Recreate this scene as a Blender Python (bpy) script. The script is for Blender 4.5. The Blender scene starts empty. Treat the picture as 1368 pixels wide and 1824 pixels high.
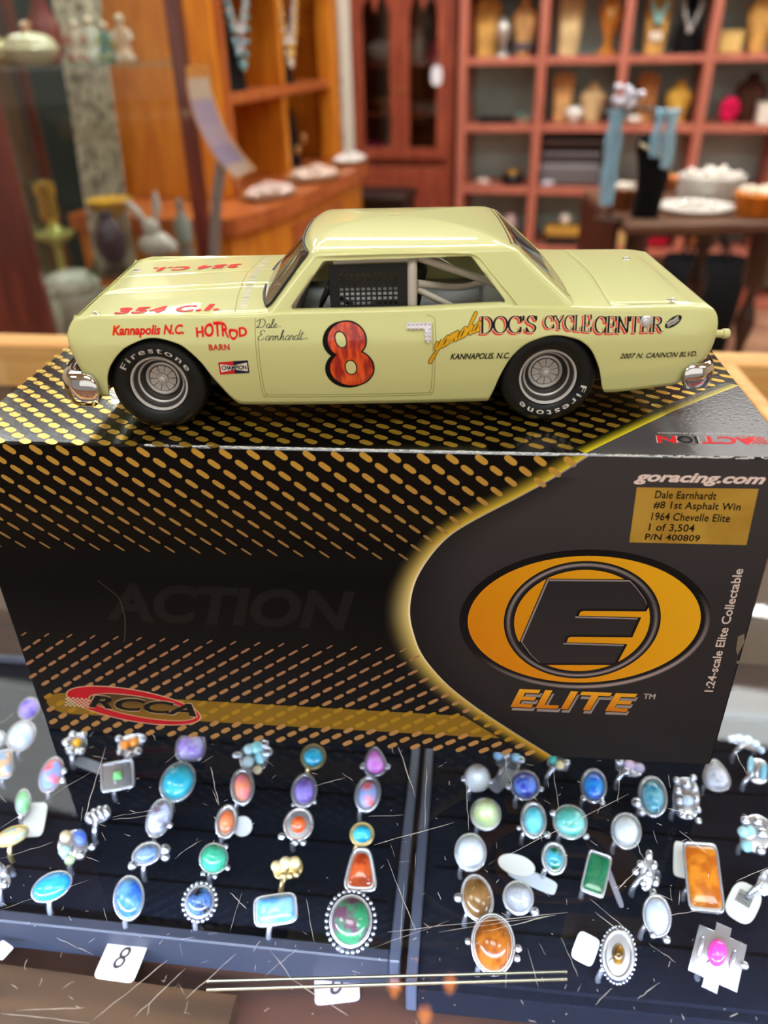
import bpy, bmesh, math, random
import numpy as np
from mathutils import Vector, Matrix
from math import sin, cos, pi, radians, sqrt, atan2
random.seed(7)
SCN = bpy.context.scene
COL = SCN.collection

# ------------------------------------------------------------------ camera, world, exposure
BOX_W, BOX_H, BOX_D = 0.2524, 0.1255, 0.115
CAM = Vector((0.155305, -0.206990, 0.230684))
F_PX = 1403.15
def cam_axes(yaw, pitch, roll):
    f = Vector((sin(yaw)*cos(pitch), cos(yaw)*cos(pitch), -sin(pitch)))
    r = f.cross(Vector((0, 0, 1))).normalized(); u = r.cross(f)
    return r*cos(roll)+u*sin(roll), -r*sin(roll)+u*cos(roll), f
CR, CU, CF = cam_axes(-0.0990124, 0.5457805, -0.0236163)
cd = bpy.data.cameras.new('camera'); cam = bpy.data.objects.new('camera', cd); COL.objects.link(cam)
cam.matrix_world = Matrix(((CR.x, CU.x, -CF.x, CAM.x), (CR.y, CU.y, -CF.y, CAM.y), (CR.z, CU.z, -CF.z, CAM.z), (0, 0, 0, 1)))
cd.sensor_fit = 'VERTICAL'; cd.sensor_height = 24.0; cd.sensor_width = 18.0
cd.lens = F_PX/1824*24.0
cd.clip_start = 0.005; cd.clip_end = 60
cd.dof.use_dof = True; cd.dof.focus_distance = 0.258; cd.dof.aperture_fstop = 5.6
SCN.camera = cam
SCN.view_settings.view_transform = 'Standard'; SCN.view_settings.look = 'None'
SCN.view_settings.gamma = 1.0; SCN.view_settings.use_curve_mapping = False
SCN.view_settings.exposure = 0.33
cy = SCN.cycles
cy.use_denoising = True; cy.max_bounces = 10; cy.diffuse_bounces = 4; cy.glossy_bounces = 6
cy.transparent_max_bounces = 24; cy.transmission_bounces = 8
cy.caustics_reflective = False; cy.caustics_refractive = False; cy.sample_clamp_indirect = 6.0
wd = bpy.data.worlds.new('world'); SCN.world = wd; wd.use_nodes = True
wd.node_tree.nodes['Background'].inputs[0].default_value = (1.0, 0.93, 0.82, 1)
wd.node_tree.nodes['Background'].inputs[1].default_value = 0.25

# light levels of the fixtures (used by their builders below)
PANEL_POWER = 12.0       # recessed ceiling panels
LED_POWER = 200.0        # LED strip in the showcase
FRONT_FILL_POWER = 12.0     # fill light added out of view behind the camera

def lamp_area(name, loc, rot, sx, sy, power, col):
    l = bpy.data.lights.new(name, 'AREA'); l.shape = 'RECTANGLE'; l.size = sx; l.size_y = sy
    l.energy = power; l.color = col
    o = bpy.data.objects.new(name, l); COL.objects.link(o); o.location = loc; o.rotation_euler = rot
    return o
lamp_area('front_fill_light', (0.6, -2.35, 0.75), (radians(90), 0, 0), 3.4, 1.7, FRONT_FILL_POWER, (1.0, 0.93, 0.83))  # added unseen fill that brightens the sides facing the camera

# ------------------------------------------------------------------ where a photo pixel lies on a real plane
def ray(px, py): return CF + CR*((px-684)/F_PX) - CU*((py-912)/F_PX)
def at_z(px, py, z):
    d = ray(px, py); return CAM + d*((z-CAM.z)/d.z)
def at_y(px, py, y):
    d = ray(px, py); return CAM + d*((y-CAM.y)/d.y)

# ------------------------------------------------------------------ materials
def lin(c):
    return tuple((x/255/12.92 if x/255 <= 0.04045 else ((x/255+0.055)/1.055)**2.4) for x in c)
MATS = {}
def mat(name, col=None, rough=0.5, metal=0.0, coat=0.0, spec=0.5, col2=None, scale=20.0, bump=0.0, bscale=None,
        kind='noise', emit=None, estr=1.0, stretch=(1, 1, 1), attr=False, detail=4.0, ramp=(0.4, 0.6), trans=0.0, ior=1.45, coat_rough=0.05):
    if name in MATS: return MATS[name]
    m = bpy.data.materials.new(name); m.use_nodes = True; nt = m.node_tree; N = nt.nodes; L = nt.links
    b = N['Principled BSDF']
    I = b.inputs
    if col is not None: I['Base Color'].default_value = (*lin(col), 1)
    I['Roughness'].default_value = rough; I['Metallic'].default_value = metal
    I['Coat Weight'].default_value = coat; I['Coat Roughness'].default_value = coat_rough
    I['Specular IOR Level'].default_value = spec; I['IOR'].default_value = ior
    I['Transmission Weight'].default_value = trans
    if attr:
        a = N.new('ShaderNodeAttribute'); a.attribute_name = 'Col'; L.new(a.outputs['Color'], I['Base Color'])
    if col2 is not None or bump:
        tc = N.new('ShaderNodeTexCoord'); mp = N.new('ShaderNodeMapping'); mp.inputs['Scale'].default_value = stretch
        L.new(tc.outputs['Object'], mp.inputs['Vector'])
    if col2 is not None:
        if kind == 'wave':
            t = N.new('ShaderNodeTexWave'); t.inputs['Distortion'].default_value = 6.0; t.inputs['Detail'].default_value = 3.0; t.inputs['Detail Scale'].default_value = 1.4
            out = t.outputs['Fac']
        elif kind == 'voronoi':
            t = N.new('ShaderNodeTexVoronoi'); out = t.outputs['Distance']
        else:
            t = N.new('ShaderNodeTexNoise'); t.inputs['Detail'].default_value = detail; out = t.outputs['Fac']
        t.inputs['Scale'].default_value = scale
        L.new(mp.outputs['Vector'], t.inputs['Vector'])
        r = N.new('ShaderNodeValToRGB')
        r.color_ramp.elements[0].position = ramp[0]; r.color_ramp.elements[1].position = ramp[1]
        r.color_ramp.elements[0].color = (*lin(col), 1); r.color_ramp.elements[1].color = (*lin(col2), 1)
        L.new(out, r.inputs['Fac']); L.new(r.outputs['Color'], I['Base Color'])
    if bump:
        t2 = N.new('ShaderNodeTexNoise'); t2.inputs['Scale'].default_value = bscale or scale; t2.inputs['Detail'].default_value = 3
        L.new(mp.outputs['Vector'], t2.inputs['Vector'])
        bp = N.new('ShaderNodeBump'); bp.inputs['Strength'].default_value = bump; bp.inputs['Distance'].default_value = 0.0006
        L.new(t2.outputs['Fac'], bp.inputs['Height']); L.new(bp.outputs['Normal'], I['Normal'])
        if coat: L.new(bp.outputs['Normal'], I['Coat Normal'])
    if emit is not None:
        I['Emission Color'].default_value = (*lin(emit), 1); I['Emission Strength'].default_value = estr
    MATS[name] = m
    return m
def glass_mat(name, tint, f0=0.045, gain=1.6, fmax=0.8):
    """a thin clear pane: see-through, with a mirror reflection that grows at grazing angles"""
    if name in MATS: return MATS[name]
    m = bpy.data.materials.new(name); m.use_nodes = True; nt = m.node_tree; N = nt.nodes; L = nt.links
    N.clear()
    out = N.new('ShaderNodeOutputMaterial'); mx = N.new('ShaderNodeMixShader')
    tr = N.new('ShaderNodeBsdfTransparent'); tr.inputs[0].default_value = (*tint, 1)
    gl = N.new('ShaderNodeBsdfGlossy'); gl.inputs['Roughness'].default_value = 0.015; gl.inputs[0].default_value = (1, 1, 1, 1)
    lw = N.new('ShaderNodeLayerWeight'); lw.inputs['Blend'].default_value = 0.5     # facing = 1-|cos|
    p = N.new('ShaderNodeMath'); p.operation = 'POWER'; p.inputs[1].default_value = 5.0
    k = N.new('ShaderNodeMath'); k.operation = 'MULTIPLY_ADD'; k.inputs[1].default_value = (1-f0)*gain; k.inputs[2].default_value = f0*gain
    mn = N.new('ShaderNodeMath'); mn.operation = 'MINIMUM'; mn.inputs[1].default_value = fmax
    L.new(lw.outputs['Facing'], p.inputs[0]); L.new(p.outputs[0], k.inputs[0]); L.new(k.outputs[0], mn.inputs[0])
    L.new(mn.outputs[0], mx.inputs[0]); L.new(tr.outputs[0], mx.inputs[1]); L.new(gl.outputs[0], mx.inputs[2]); L.new(mx.outputs[0], out.inputs[0])
    MATS[name] = m
    return m

# ------------------------------------------------------------------ mesh builder
class MB:
    def __init__(s): s.v = []; s.f = []; s.m = []; s.c = []
    def add(s, vs, fs, mi=0, cols=None):
        o = len(s.v); s.v += [tuple(v) for v in vs]; s.f += [tuple(i+o for i in f) for f in fs]; s.m += [mi]*len(fs)
        s.c += list(cols) if cols is not None else [(1, 1, 1)]*len(vs)
        return s
    def build(s, name, mats, parent=None, smooth=40, scale=1.0, colattr=False):
        me = bpy.data.meshes.new(name)
        me.from_pydata([(a*scale, b*scale, c*scale) for a, b, c in s.v], [], s.f)
        if not isinstance(mats, (list, tuple)): mats = [mats]
        for m in mats: me.materials.append(m)
        if len(mats) > 1: me.polygons.foreach_set('material_index', s.m)
        if colattr:
            ca = me.color_attributes.new('Col', 'FLOAT_COLOR', 'POINT')
            ca.data.foreach_set('color', [x for c in s.c for x in (*c, 1.0)])
        if smooth is not None:
            me.polygons.foreach_set('use_smooth', [True]*len(me.polygons))
            if smooth < 180: me.set_sharp_from_angle(angle=radians(smooth))
        me.validate(clean_customdata=False); me.update()
        o = bpy.data.objects.new(name, me); COL.objects.link(o)
        if parent is not None: o.parent = parent
        return o
def thing(name, label, cat, loc=(0, 0, 0), rz=0.0, group=None):
    o = bpy.data.objects.new(name, None); COL.objects.link(o); o.empty_display_size = 0.02
    o.location = loc; o.rotation_euler = (0, 0, rz); o['label'] = label; o['category'] = cat
    if group: o['group'] = group
    return o
def tag(o, label, cat, group=None):
    o['label'] = label; o['category'] = cat
    if group: o['group'] = group
    return o
def struct(o): o['kind'] = 'structure'; return o

def xf(vs, M): return [tuple(M @ Vector(v)) for v in vs]
def box(mb, x0, x1, y0, y1, z0, z1, b=0.0, mi=0, M=None):
    if b <= 0:
        vs = [(x, y, z) for x in (x0, x1) for y in (y0, y1) for z in (z0, z1)]
        fs = [(0, 1, 3, 2), (4, 6, 7, 5), (0, 4, 5, 1), (2, 3, 7, 6), (0, 2, 6, 4), (1, 5, 7, 3)]
    else:
        vs = []; idx = {}
        for i, x in enumerate((x0, x1)):
            for j, y in enumerate((y0, y1)):
                for k, z in enumerate((z0, z1)):
                    sx, sy, sz = (b, -b)[i], (b, -b)[j], (b, -b)[k]
                    for a, p in enumerate(((x, y+sy, z+sz), (x+sx, y, z+sz), (x+sx, y+sy, z))):
                        idx[i, j, k, a] = len(vs); vs.append(p)
        fs = []
        for i in (0, 1):
            q = [idx[i, j, k, 0] for j, k in ((0, 0), (1, 0), (1, 1), (0, 1))]; fs.append(q if i else q[::-1])
            q = [idx[j, i, k, 1] for j, k in ((0, 0), (0, 1), (1, 1), (1, 0))]; fs.append(q if i else q[::-1])
            q = [idx[j, k, i, 2] for j, k in ((0, 0), (1, 0), (1, 1), (0, 1))]; fs.append(q if i else q[::-1])
        for j in (0, 1):
            for k in (0, 1):
                fs.append([idx[0, j, k, 1], idx[1, j, k, 1], idx[1, j, k, 2], idx[0, j, k, 2]])
                fs.append([idx[j, 0, k, 0], idx[j, 1, k, 0], idx[j, 1, k, 2], idx[j, 0, k, 2]])
                fs.append([idx[j, k, 0, 0], idx[j, k, 1, 0], idx[j, k, 1, 1], idx[j, k, 0, 1]])
        fs += [[idx[i, j, k, 0], idx[i, j, k, 1], idx[i, j, k, 2]] for i in (0, 1) for j in (0, 1) for k in (0, 1)]
    mb.add(xf(vs, M) if M is not None else vs, fs, mi); return mb
def lathe(mb, prof, n=32, M=None, mi=0, cap=True, sx=1.0, sy=1.0):
    vs = []; fs = []
    for r, z in prof:
        for i in range(n):
            a = 2*pi*i/n; vs.append((r*cos(a)*sx, r*sin(a)*sy, z))
    for k in range(len(prof)-1):
        for i in range(n):
            j = (i+1) % n; fs.append((k*n+i, k*n+j, (k+1)*n+j, (k+1)*n+i))
    if cap:
        if prof[0][0] > 1e-9: fs.append(tuple(range(n-1, -1, -1)))
        if prof[-1][0] > 1e-9: fs.append(tuple(range((len(prof)-1)*n, len(prof)*n)))
    mb.add(xf(vs, M) if M is not None else vs, fs, mi); return mb
def sphere(mb, c, r, n=16, m=10, mi=0, M=None):
    if not isinstance(r, (tuple, list)): r = (r, r, r)
    vs = []; fs = []
    for k in range(m+1):
        t = pi*k/m
        for i in range(n):
            a = 2*pi*i/n; vs.append((c[0]+r[0]*sin(t)*cos(a), c[1]+r[1]*sin(t)*sin(a), c[2]-r[2]*cos(t)))
    for k in range(m):
        for i in range(n):
            j = (i+1) % n; fs.append((k*n+i, k*n+j, (k+1)*n+j, (k+1)*n+i))
    mb.add(xf(vs, M) if M is not None else vs, fs, mi); return mb
def catmull(P, n=8, closed=False):
    P = [Vector(p) for p in P]; out = []
    N = len(P); segs = N if closed else N-1
    for i in range(segs):
        p0 = P[(i-1) % N] if closed or i > 0 else P[0]*2-P[1]
        p1 = P[i]; p2 = P[(i+1) % N]
        p3 = P[(i+2) % N] if closed or i+2 < N else P[-1]*2-P[-2]
        for k in range(n):
            t = k/n
            out.append(0.5*((2*p1)+(p2-p0)*t+(2*p0-5*p1+4*p2-p3)*t*t+(3*p1-p0-3*p2+p3)*t**3))
    if not closed: out.append(P[-1].copy())
    return out
def tube(mb, pts, r, n=10, mi=0, closed=False, M=None):
    P = [Vector(p) for p in pts]; N = len(P)
    rr = r if isinstance(r, (list, tuple)) else [r]*N
    vs = []; fs = []; ref = None
    for i, p in enumerate(P):
        if closed: d = P[(i+1) % N]-P[i-1]
        else: d = P[min(i+1, N-1)]-P[max(i-1, 0)]
        d = d.normalized() if d.length > 1e-12 else Vector((0, 0, 1))
        if ref is None:
            ref = Vector((0, 0, 1)) if abs(d.z) < 0.9 else Vector((1, 0, 0))
        a = (ref-d*ref.dot(d))
        a = a.normalized() if a.length > 1e-9 else d.orthogonal().normalized()
        ref = a; b = d.cross(a)
        for k in range(n):
            t = 2*pi*k/n; vs.append(tuple(p+(a*cos(t)+b*sin(t))*rr[i]))
    for i in range(N if closed else N-1):
        j = (i+1) % N
        for k in range(n):
            l = (k+1) % n; fs.append((i*n+k, i*n+l, j*n+l, j*n+k))
    if not closed: fs += [tuple(range(n-1, -1, -1)), tuple(range((N-1)*n, N*n))]
    mb.add(xf(vs, M) if M is not None else vs, fs, mi); return mb
def prism(mb, poly, z0, z1, M=None, mi=0):
    n = len(poly)
    vs = [(p[0], p[1], z0) for p in poly]+[(p[0], p[1], z1) for p in poly]
    fs = [tuple(range(n-1, -1, -1)), tuple(range(n, 2*n))]+[(i, (i+1) % n, n+(i+1) % n, n+i) for i in range(n)]
    mb.add(xf(vs, M) if M is not None else vs, fs, mi); return mb
def loft(mb, rings, caps=True, mi=0, closed=True, M=None):
    n = len(rings[0]); vs = [p for r in rings for p in r]; fs = []
    for k in range(len(rings)-1):
        for i in range(n if closed else n-1):
            j = (i+1) % n; fs.append((k*n+i, k*n+j, (k+1)*n+j, (k+1)*n+i))
    if caps: fs += [tuple(range(n-1, -1, -1)), tuple(range((len(rings)-1)*n, len(rings)*n))]
    mb.add(xf(vs, M) if M is not None else vs, fs, mi); return mb
def sell(a, b, n=24, e=2.0, cx=0, cyy=0, rot=0.0):
    """superellipse outline, e=2 ellipse, larger = squarer"""
    out = []
    for i in range(n):
        t = 2*pi*i/n; c, s = cos(t), sin(t)
        x = a*(abs(c)**(2/e))*(1 if c >= 0 else -1); y = b*(abs(s)**(2/e))*(1 if s >= 0 else -1)
        out.append((cx+x*cos(rot)-y*sin(rot), cyy+x*sin(rot)+y*cos(rot)))
    return out
def pch(tab):
    """monotone cubic through a table"""
    X = np.array([t[0] for t in tab], float); Y = np.array([t[1] for t in tab], float)
    h = np.diff(X); d = np.diff(Y)/h; m = np.zeros(len(X)); m[0] = d[0]; m[-1] = d[-1]
    for i in range(1, len(X)-1):
        m[i] = 0 if d[i-1]*d[i] <= 0 else (h[i-1]+h[i])*3/((2*h[i]+h[i-1])/d[i-1]+(h[i]+2*h[i-1])/d[i])
    def f(x):
        x = min(max(x, X[0]), X[-1]); i = min(int(np.searchsorted(X, x, 'right'))-1, len(X)-2); i = max(i, 0)
        t = (x-X[i])/h[i]; t2 = t*t; t3 = t2*t
        return float((2*t3-3*t2+1)*Y[i]+(t3-2*t2+t)*h[i]*m[i]+(-2*t3+3*t2)*Y[i+1]+(t3-t2)*h[i]*m[i+1])
    return f

# ------------------------------------------------------------------ lettering
_TXT = {}
NUD = [0.0]          # successive strokes and letters lie a hair above one another
def text2d(body, shear=0.0, space=1.0, off=0.0):
    key = (body, shear, space, round(off, 4))
    if key in _TXT: return _TXT[key]
    cu = bpy.data.curves.new('lettering', 'FONT'); cu.body = body; cu.size = 1.0; cu.shear = shear; cu.space_character = space
    cu.resolution_u = 4; cu.offset = off
    o = bpy.data.objects.new('lettering', cu); COL.objects.link(o)
    dg = bpy.context.evaluated_depsgraph_get(); ev = o.evaluated_get(dg); me = ev.to_mesh()
    vs = [(v.co.x, v.co.y) for v in me.vertices]; fs = [tuple(p.vertices) for p in me.polygons]
    ev.to_mesh_clear(); bpy.data.objects.remove(o); bpy.data.curves.remove(cu)
    _TXT[key] = (vs, fs); return vs, fs
def fit(vs, x0, x1, y0, y1):
    ax = min(v[0] for v in vs); bx = max(v[0] for v in vs); ay = min(v[1] for v in vs); by = max(v[1] for v in vs)
    return [(x0+(v[0]-ax)/(bx-ax)*(x1-x0), y0+(v[1]-ay)/(by-ay)*(y1-y0)) for v in vs]
def letters(mb, body, x0, x1, y0, y1, mapf, mi=0, bold=0.0, shear=0.0, space=1.0, warp=None, fatx=1.0):
    off = 0.0; NUD[0] = (NUD[0]+.0021) % .021
    if bold > 0:
        v0, _ = text2d(body, shear, space); hh = max(v[1] for v in v0)-min(v[1] for v in v0)
        off = min(bold/(y1-y0)*hh*.75, .036)
    vs, fs = text2d(body, shear, space, off)
    q = fit(vs, x0, x1, y0, y1)
    if warp: q = [warp(x, y) for x, y in q]
    mb.add([mapf(x, y) for x, y in q], fs, mi)
def ribbon(mb, pts, wf, mapf, mi=0):
    """flat pen stroke along 2D points; wf(direction angle) gives its half width"""
    P = [Vector((p[0], p[1])) for p in pts]; n = len(P); vs = []; fs = []; NUD[0] = (NUD[0]+.0021) % .021
    for i, p in enumerate(P):
        d = P[min(i+1, n-1)]-P[max(i-1, 0)]
        a = atan2(d.y, d.x); w = wf(a); nx, ny = -sin(a), cos(a)
        vs += [mapf(p.x+nx*w, p.y+ny*w), mapf(p.x-nx*w, p.y-ny*w)]
    for i in range(n-1): fs.append((2*i, 2*i+1, 2*i+3, 2*i+2))
    mb.add(vs, fs, mi)
def arc(cx, cyy, rx, ry, a0, a1, n=10):
    return [(cx+rx*cos(radians(a0+(a1-a0)*i/n)), cyy+ry*sin(radians(a0+(a1-a0)*i/n))) for i in range(n+1)]
# pen-stroke alphabet: width, strokes.  'S:' strokes are smoothed
SER = {
 'D': (0.78, [[(.16, 0), (.16, 1)], [(.02, 1), (.35, 1)]+arc(.35, .5, .38, .5, 90, -90)[1:]+[(.02, 0)]]),
 'O': (0.85, [arc(.42, .5, .38, .5, 90, 450, 24)]),
 'C': (0.78, [arc(.42, .5, .38, .5, 40, 320, 20), [(.73, .62), (.73, .98)], [(.73, .02), (.73, .34)]]),
 "'": (0.25, [[(.12, 1), (.1, .8), (.04, .7)]]),
 'S': (0.66, [[tuple(p) for p in catmull([(.56, .80), (.42, .98), (.2, .97), (.08, .76), (.2, .57), (.42, .46), (.56, .26), (.44, .04), (.2, .03), (.06, .2)], 5)], [(.58, .7), (.58, .98)], [(.05, .02), (.05, .3)]]),
 'Y': (0.80, [[(.08, 1), (.4, .45)], [(.72, 1), (.4, .45), (.4, 0)], [(-.02, 1), (.22, 1)], [(.6, 1), (.84, 1)], [(.25, 0), (.55, 0)]]),
 'L': (0.68, [[(.15, 1), (.15, 0)], [(.02, 1), (.3, 1)], [(.02, 0), (.6, 0)], [(.6, 0), (.63, .32)]]),
 'E': (0.72, [[(.15, 0), (.15, 1)], [(.02, 1), (.6, 1)], [(.02, 0), (.64, 0)], [(.15, .52), (.45, .52)], [(.62, 1), (.64, .74)], [(.64, 0), (.67, .3)], [(.47, .38), (.47, .66)]]),
 'N': (0.86, [[(.12, 0), (.12, 1)], [(.12, 1), (.38, .5), (.7, 0)], [(.72, 0), (.72, 1)], [(-.02, 1), (.16, 1)], [(0, 0), (.26, 0)], [(.58, 1), (.86, 1)]]),
 'T': (0.74, [[(.36, 0), (.36, 1)], [(.02, 1), (.7, 1)], [(.02, 1), (0, .7)], [(.7, 1), (.72, .7)], [(.2, 0), (.52, 0)]]),
 'R': (0.82, [[(.15, 0), (.15, 1)], [(.02, 1), (.4, 1)]+arc(.4, .75, .24, .25, 90, -90)[1:]+[(.15, .5)], [(.35, .5), (.5, .3), (.68, 0)], [(.0, 0), (.32, 0)], [(.62, 0), (.84, 0)]]),
 'H': (0.86, [[(.14, 0), (.14, 1)], [(.7, 0), (.7, 1)], [(.14, .5), (.7, .5)], [(0, 1), (.28, 1)], [(0, 0), (.28, 0)], [(.56, 1), (.84, 1)], [(.56, 0), (.84, 0)]]),
 ' ': (0.35, []),
}
def S(*p): return [tuple(q) for q in catmull(p, 6)]
SCR = {
 'D': (1.05, [S((.30, .95), (.26, .5), (.16, .08), (.02, .06), (.08, .2), (.35, .06), (.7, .12), (.9, .5), (.75, .9), (.4, 1.0), (.1, .88), (-.12, .72))]),
 'E': (0.85, [S((.7, .82), (.6, .98), (.36, .95), (.26, .74), (.42, .58), (.5, .58), (.3, .5), (.12, .28), (.22, .04), (.5, .03), (.75, .22))]),
 'a': (.50, [S((.42, .4), (.28, .46), (.08, .3), (.08, .06), (.22, 0), (.36, .12), (.43, .42)), S((.43, .42), (.38, .12), (.42, 0), (.54, .08))]),
 'l': (.32, [S((.0, .06), (.2, .5), (.3, .9), (.2, 1.0), (.12, .7), (.1, .15), (.18, 0), (.34, .08))]),
 'e': (.42, [S((0, .06), (.2, .18), (.34, .34), (.26, .46), (.12, .36), (.08, .14), (.18, 0), (.44, .1))]),
 'r': (.42, [S((0, .06), (.12, .4), (.16, .46), (.2, .36), (.34, .38), (.28, .1), (.34, 0), (.44, .08))]),
 'n': (.56, [S((0, .3), (.1, .44), (.12, .3), (.08, 0)), S((.1, .16), (.26, .42), (.36, .4), (.36, .1), (.42, 0), (.58, .08))]),
 'm': (.80, [S((0, .3), (.1, .44), (.12, .3), (.08, 0)), S((.1, .16), (.24, .42), (.33, .4), (.32, 0)), S((.34, .16), (.48, .42), (.58, .4), (.58, .1), (.64, 0), (.8, .08))]),
 'h': (.54, [S((0, .06), (.2, .6), (.28, .92), (.2, 1.0), (.13, .7), (.08, 0)), S((.1, .16), (.26, .42), (.36, .38), (.35, .1), (.41, 0), (.56, .08))]),
 'd': (.54, [S((.4, .38), (.26, .46), (.08, .3), (.08, .06), (.22, 0), (.36, .12), (.46, .5), (.54, .98)), S((.54, .98), (.44, .4), (.4, .1), (.46, 0), (.58, .08))]),
 't': (.40, [S((.0, .06), (.14, .3), (.26, .8)), S((.26, .8), (.14, .2), (.18, 0), (.4, .08)), [(.02, .56), (.44, .62)]]),
 'y': (.55, [S((0, .3), (.1, .44), (.1, .16), (.2, .06), (.34, .2), (.44, .44)), S((.44, .44), (.36, -.1), (.2, -.52), (.06, -.5), (.1, -.3), (.36, -.06), (.56, .1))]),
 '-': (.5, [[(.0, .1), (.5, .14)]]),
 ' ': (.4, []),
}
def pen(mb, font, body, x0, x1, y0, y1, mapf, thick, thin, mi=0, shear=0.0, warp=None, grow=0.0, ang=0.0):
    """letters drawn with a broad pen; y0..y1 is baseline..cap height"""
    tot = sum(font[ch][0] for ch in body); k = (x1-x0)/tot; h = y1-y0; x = x0
    for ch in body:
        w, st = font[ch]
        for s in st:
            P = []
            for i in range(len(s)-1):
                n = 2
                for q in range(n): P.append((s[i][0]+(s[i+1][0]-s[i][0])*q/n, s[i][1]+(s[i+1][1]-s[i][1])*q/n))
            P.append(s[-1])
            Q = [(x+px*k+shear*py*h, y0+py*h) for px, py in P]
            if warp: Q = [warp(*q) for q in Q]
            ribbon(mb, Q, lambda a: thin+(thick-thin)*abs(sin(a-ang))+grow, mapf, mi)
        x += w*k
# ------------------------------------------------------------------ the shop: floor, walls, ceiling
FLOOR, CEIL = -0.97, 1.78
YAW_ROOM = radians(-8.25)
RM = Matrix.Rotation(YAW_ROOM, 4, 'Z')
M_floor = mat('floor_carpet', (184, 138, 110), 0.95, col2=(150, 104, 84), scale=5, spec=0.1, bump=0.3, bscale=300)
M_wall = mat('wall_plaster', (214, 198, 170), 0.9, col2=(204, 186, 156), scale=3, spec=0.2)
M_ceil = mat('ceiling_boards', (222, 208, 188), 0.8, col2=(206, 190, 166), scale=2.5, stretch=(1, 14, 1), spec=0.2)
def slab(name, x0, x1, y0, y1, z0, z1, m):
    o = box(MB(), x0, x1, y0, y1, z0, z1).build(name, m, None, None); o.rotation_euler = (0, 0, YAW_ROOM); struct(o); return o
slab('floor', -3.2, 3.6, -2.6, 4.95, FLOOR-0.05, FLOOR, M_floor)
slab('ceiling', -3.2, 3.6, -2.6, 4.95, CEIL, CEIL+0.05, M_ceil)
slab('wall_back', -3.2, 3.6, 4.85, 4.95, FLOOR, CEIL, mat('wall_dark_panelling', (104, 66, 48), 0.6, col2=(88, 54, 40), scale=4, stretch=(12, 12, 1)))
slab('wall_left', -3.2, -3.1, -2.6, 4.85, FLOOR, CEIL, M_wall)
slab('wall_right', 3.5, 3.6, -2.6, 4.85, FLOOR, CEIL, M_wall)
M_panelframe = mat('panel_frame', (225, 222, 215), 0.5)
def ceiling_panel(x, y, sx, sy, lab, power, world=False):
    p = Vector((x, y, 0)) if world else RM @ Vector((x, y, 0))
    t = thing('ceiling_light', lab, 'ceiling light', (p.x, p.y, CEIL-.0005), YAW_ROOM, 'ceiling lights of the shop')
    fr = MB()
    for a in (-1, 1):
        box(fr, a*sx/2-0.015, a*sx/2+0.015, -sy/2-.015, sy/2+.015, -0.03, -0.001)
        box(fr, -sx/2+.015, sx/2-.015, a*sy/2-0.015, a*sy/2+0.015, -0.03, -0.001)
    fr.build('light_frame', M_panelframe, t, None)
    box(MB(), -sx/2+.016, sx/2-.016, -sy/2+.016, sy/2-.016, -0.018, -0.002).build('diffuser', mat('panel_diffuser_%g' % power, (255, 255, 250), 0.5, emit=(246, 252, 250), estr=power*PANEL_POWER), t, None)
for i, x in enumerate((-2.45, 1.45)):
    n = ('left', 'right')[i]
    ceiling_panel(x, 3.75, 1.2, 0.8, 'wide white ceiling light on the %s of the row above the back shelves' % n, .15)
for i, x in enumerate((-2.0, -0.7, 0.6, 1.9)):
    n = ('leftmost', 'second from left', 'third from left', 'rightmost')[i]
    ceiling_panel(x, 2.55, 1.2, 0.10, 'slim tube light %s of the row in front of the back shelves' % n, 7.0)
    if i: ceiling_panel(x+.2, 1.95, 1.15, 0.30, 'white ceiling light %s of the middle row' % ('', 'leftmost', 'middle', 'rightmost')[i], 1.15)
for i, x in enumerate((-1.6, 0.2, 2.0)):
    ceiling_panel(x, -0.75, 1.2, 0.5, 'rectangular white ceiling light %s of the row behind the counter' % ('left end', 'centre', 'right end')[i], .7)
ceiling_panel(-1.35, 1.55, 1.5, 0.5, 'large dim milky ceiling light above the left end of the counter', .36, True)

# ------------------------------------------------------------------ glass showcase counter
CY = radians(-2.7)
counter = thing('showcase_counter', 'wood-framed jewellery showcase counter with a scratched clear glass top', 'showcase', (0.09, 0.16, FLOOR), CY)
CI = Matrix.Rotation(-CY, 4, 'Z') @ Matrix.Translation((-0.09, -0.16, -FLOOR))    # world -> counter
def cw(p): return CI @ Vector(p)
M_oak = mat('rail_oak', (250, 196, 122), 0.42, col2=(236, 172, 96), scale=9, stretch=(1, 12, 12), coat=0.3)
M_case = mat('case_board', (66, 38, 26), 0.55, col2=(48, 27, 19), scale=10, stretch=(1, 10, 10))
M_glass = glass_mat('counter_glass', (0.95, 0.975, 0.965), 0.04, .62)
GZ = -FLOOR
X0, X1, Y0, Y1 = -0.62, 0.80, -0.305, 0.262          # counter local extents of the glass
g = MB()
gt = [(X0, Y0, GZ), (X1, Y0, GZ), (X1, Y1, GZ), (X0, Y1, GZ)]
g.add(gt, [(0, 1, 2, 3)])
glass_top = g.build('glass_top', M_glass, counter, None)
glass_top['label'] = 'clear scratched glass top'
RT = 0.0012
r = MB(); box(r, X0-.03, X1+.03, Y1, Y1+0.029, GZ-0.04, GZ+RT, .002); r.build('back_rail', M_oak, counter)
r = MB(); box(r, X0-.03, X1+.03, Y0-0.03, Y0, GZ-0.04, GZ+RT, .002); r.build('front_rail', M_oak, counter)
a = cw(at_z(1312, 690, 0)); b = cw(at_z(1372, 762, 0))
sx = a.x
r = MB(); box(r, sx-0.002, sx+0.010, a.y-0.30, Y1, GZ-0.03, GZ+RT, .001)
Msh = Matrix.Translation((sx, Y1, 0)) @ Matrix.Rotation(atan2(b.x-a.x, a.y-b.y), 4, 'Z') @ Matrix.Translation((-sx, -Y1, 0))
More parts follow.
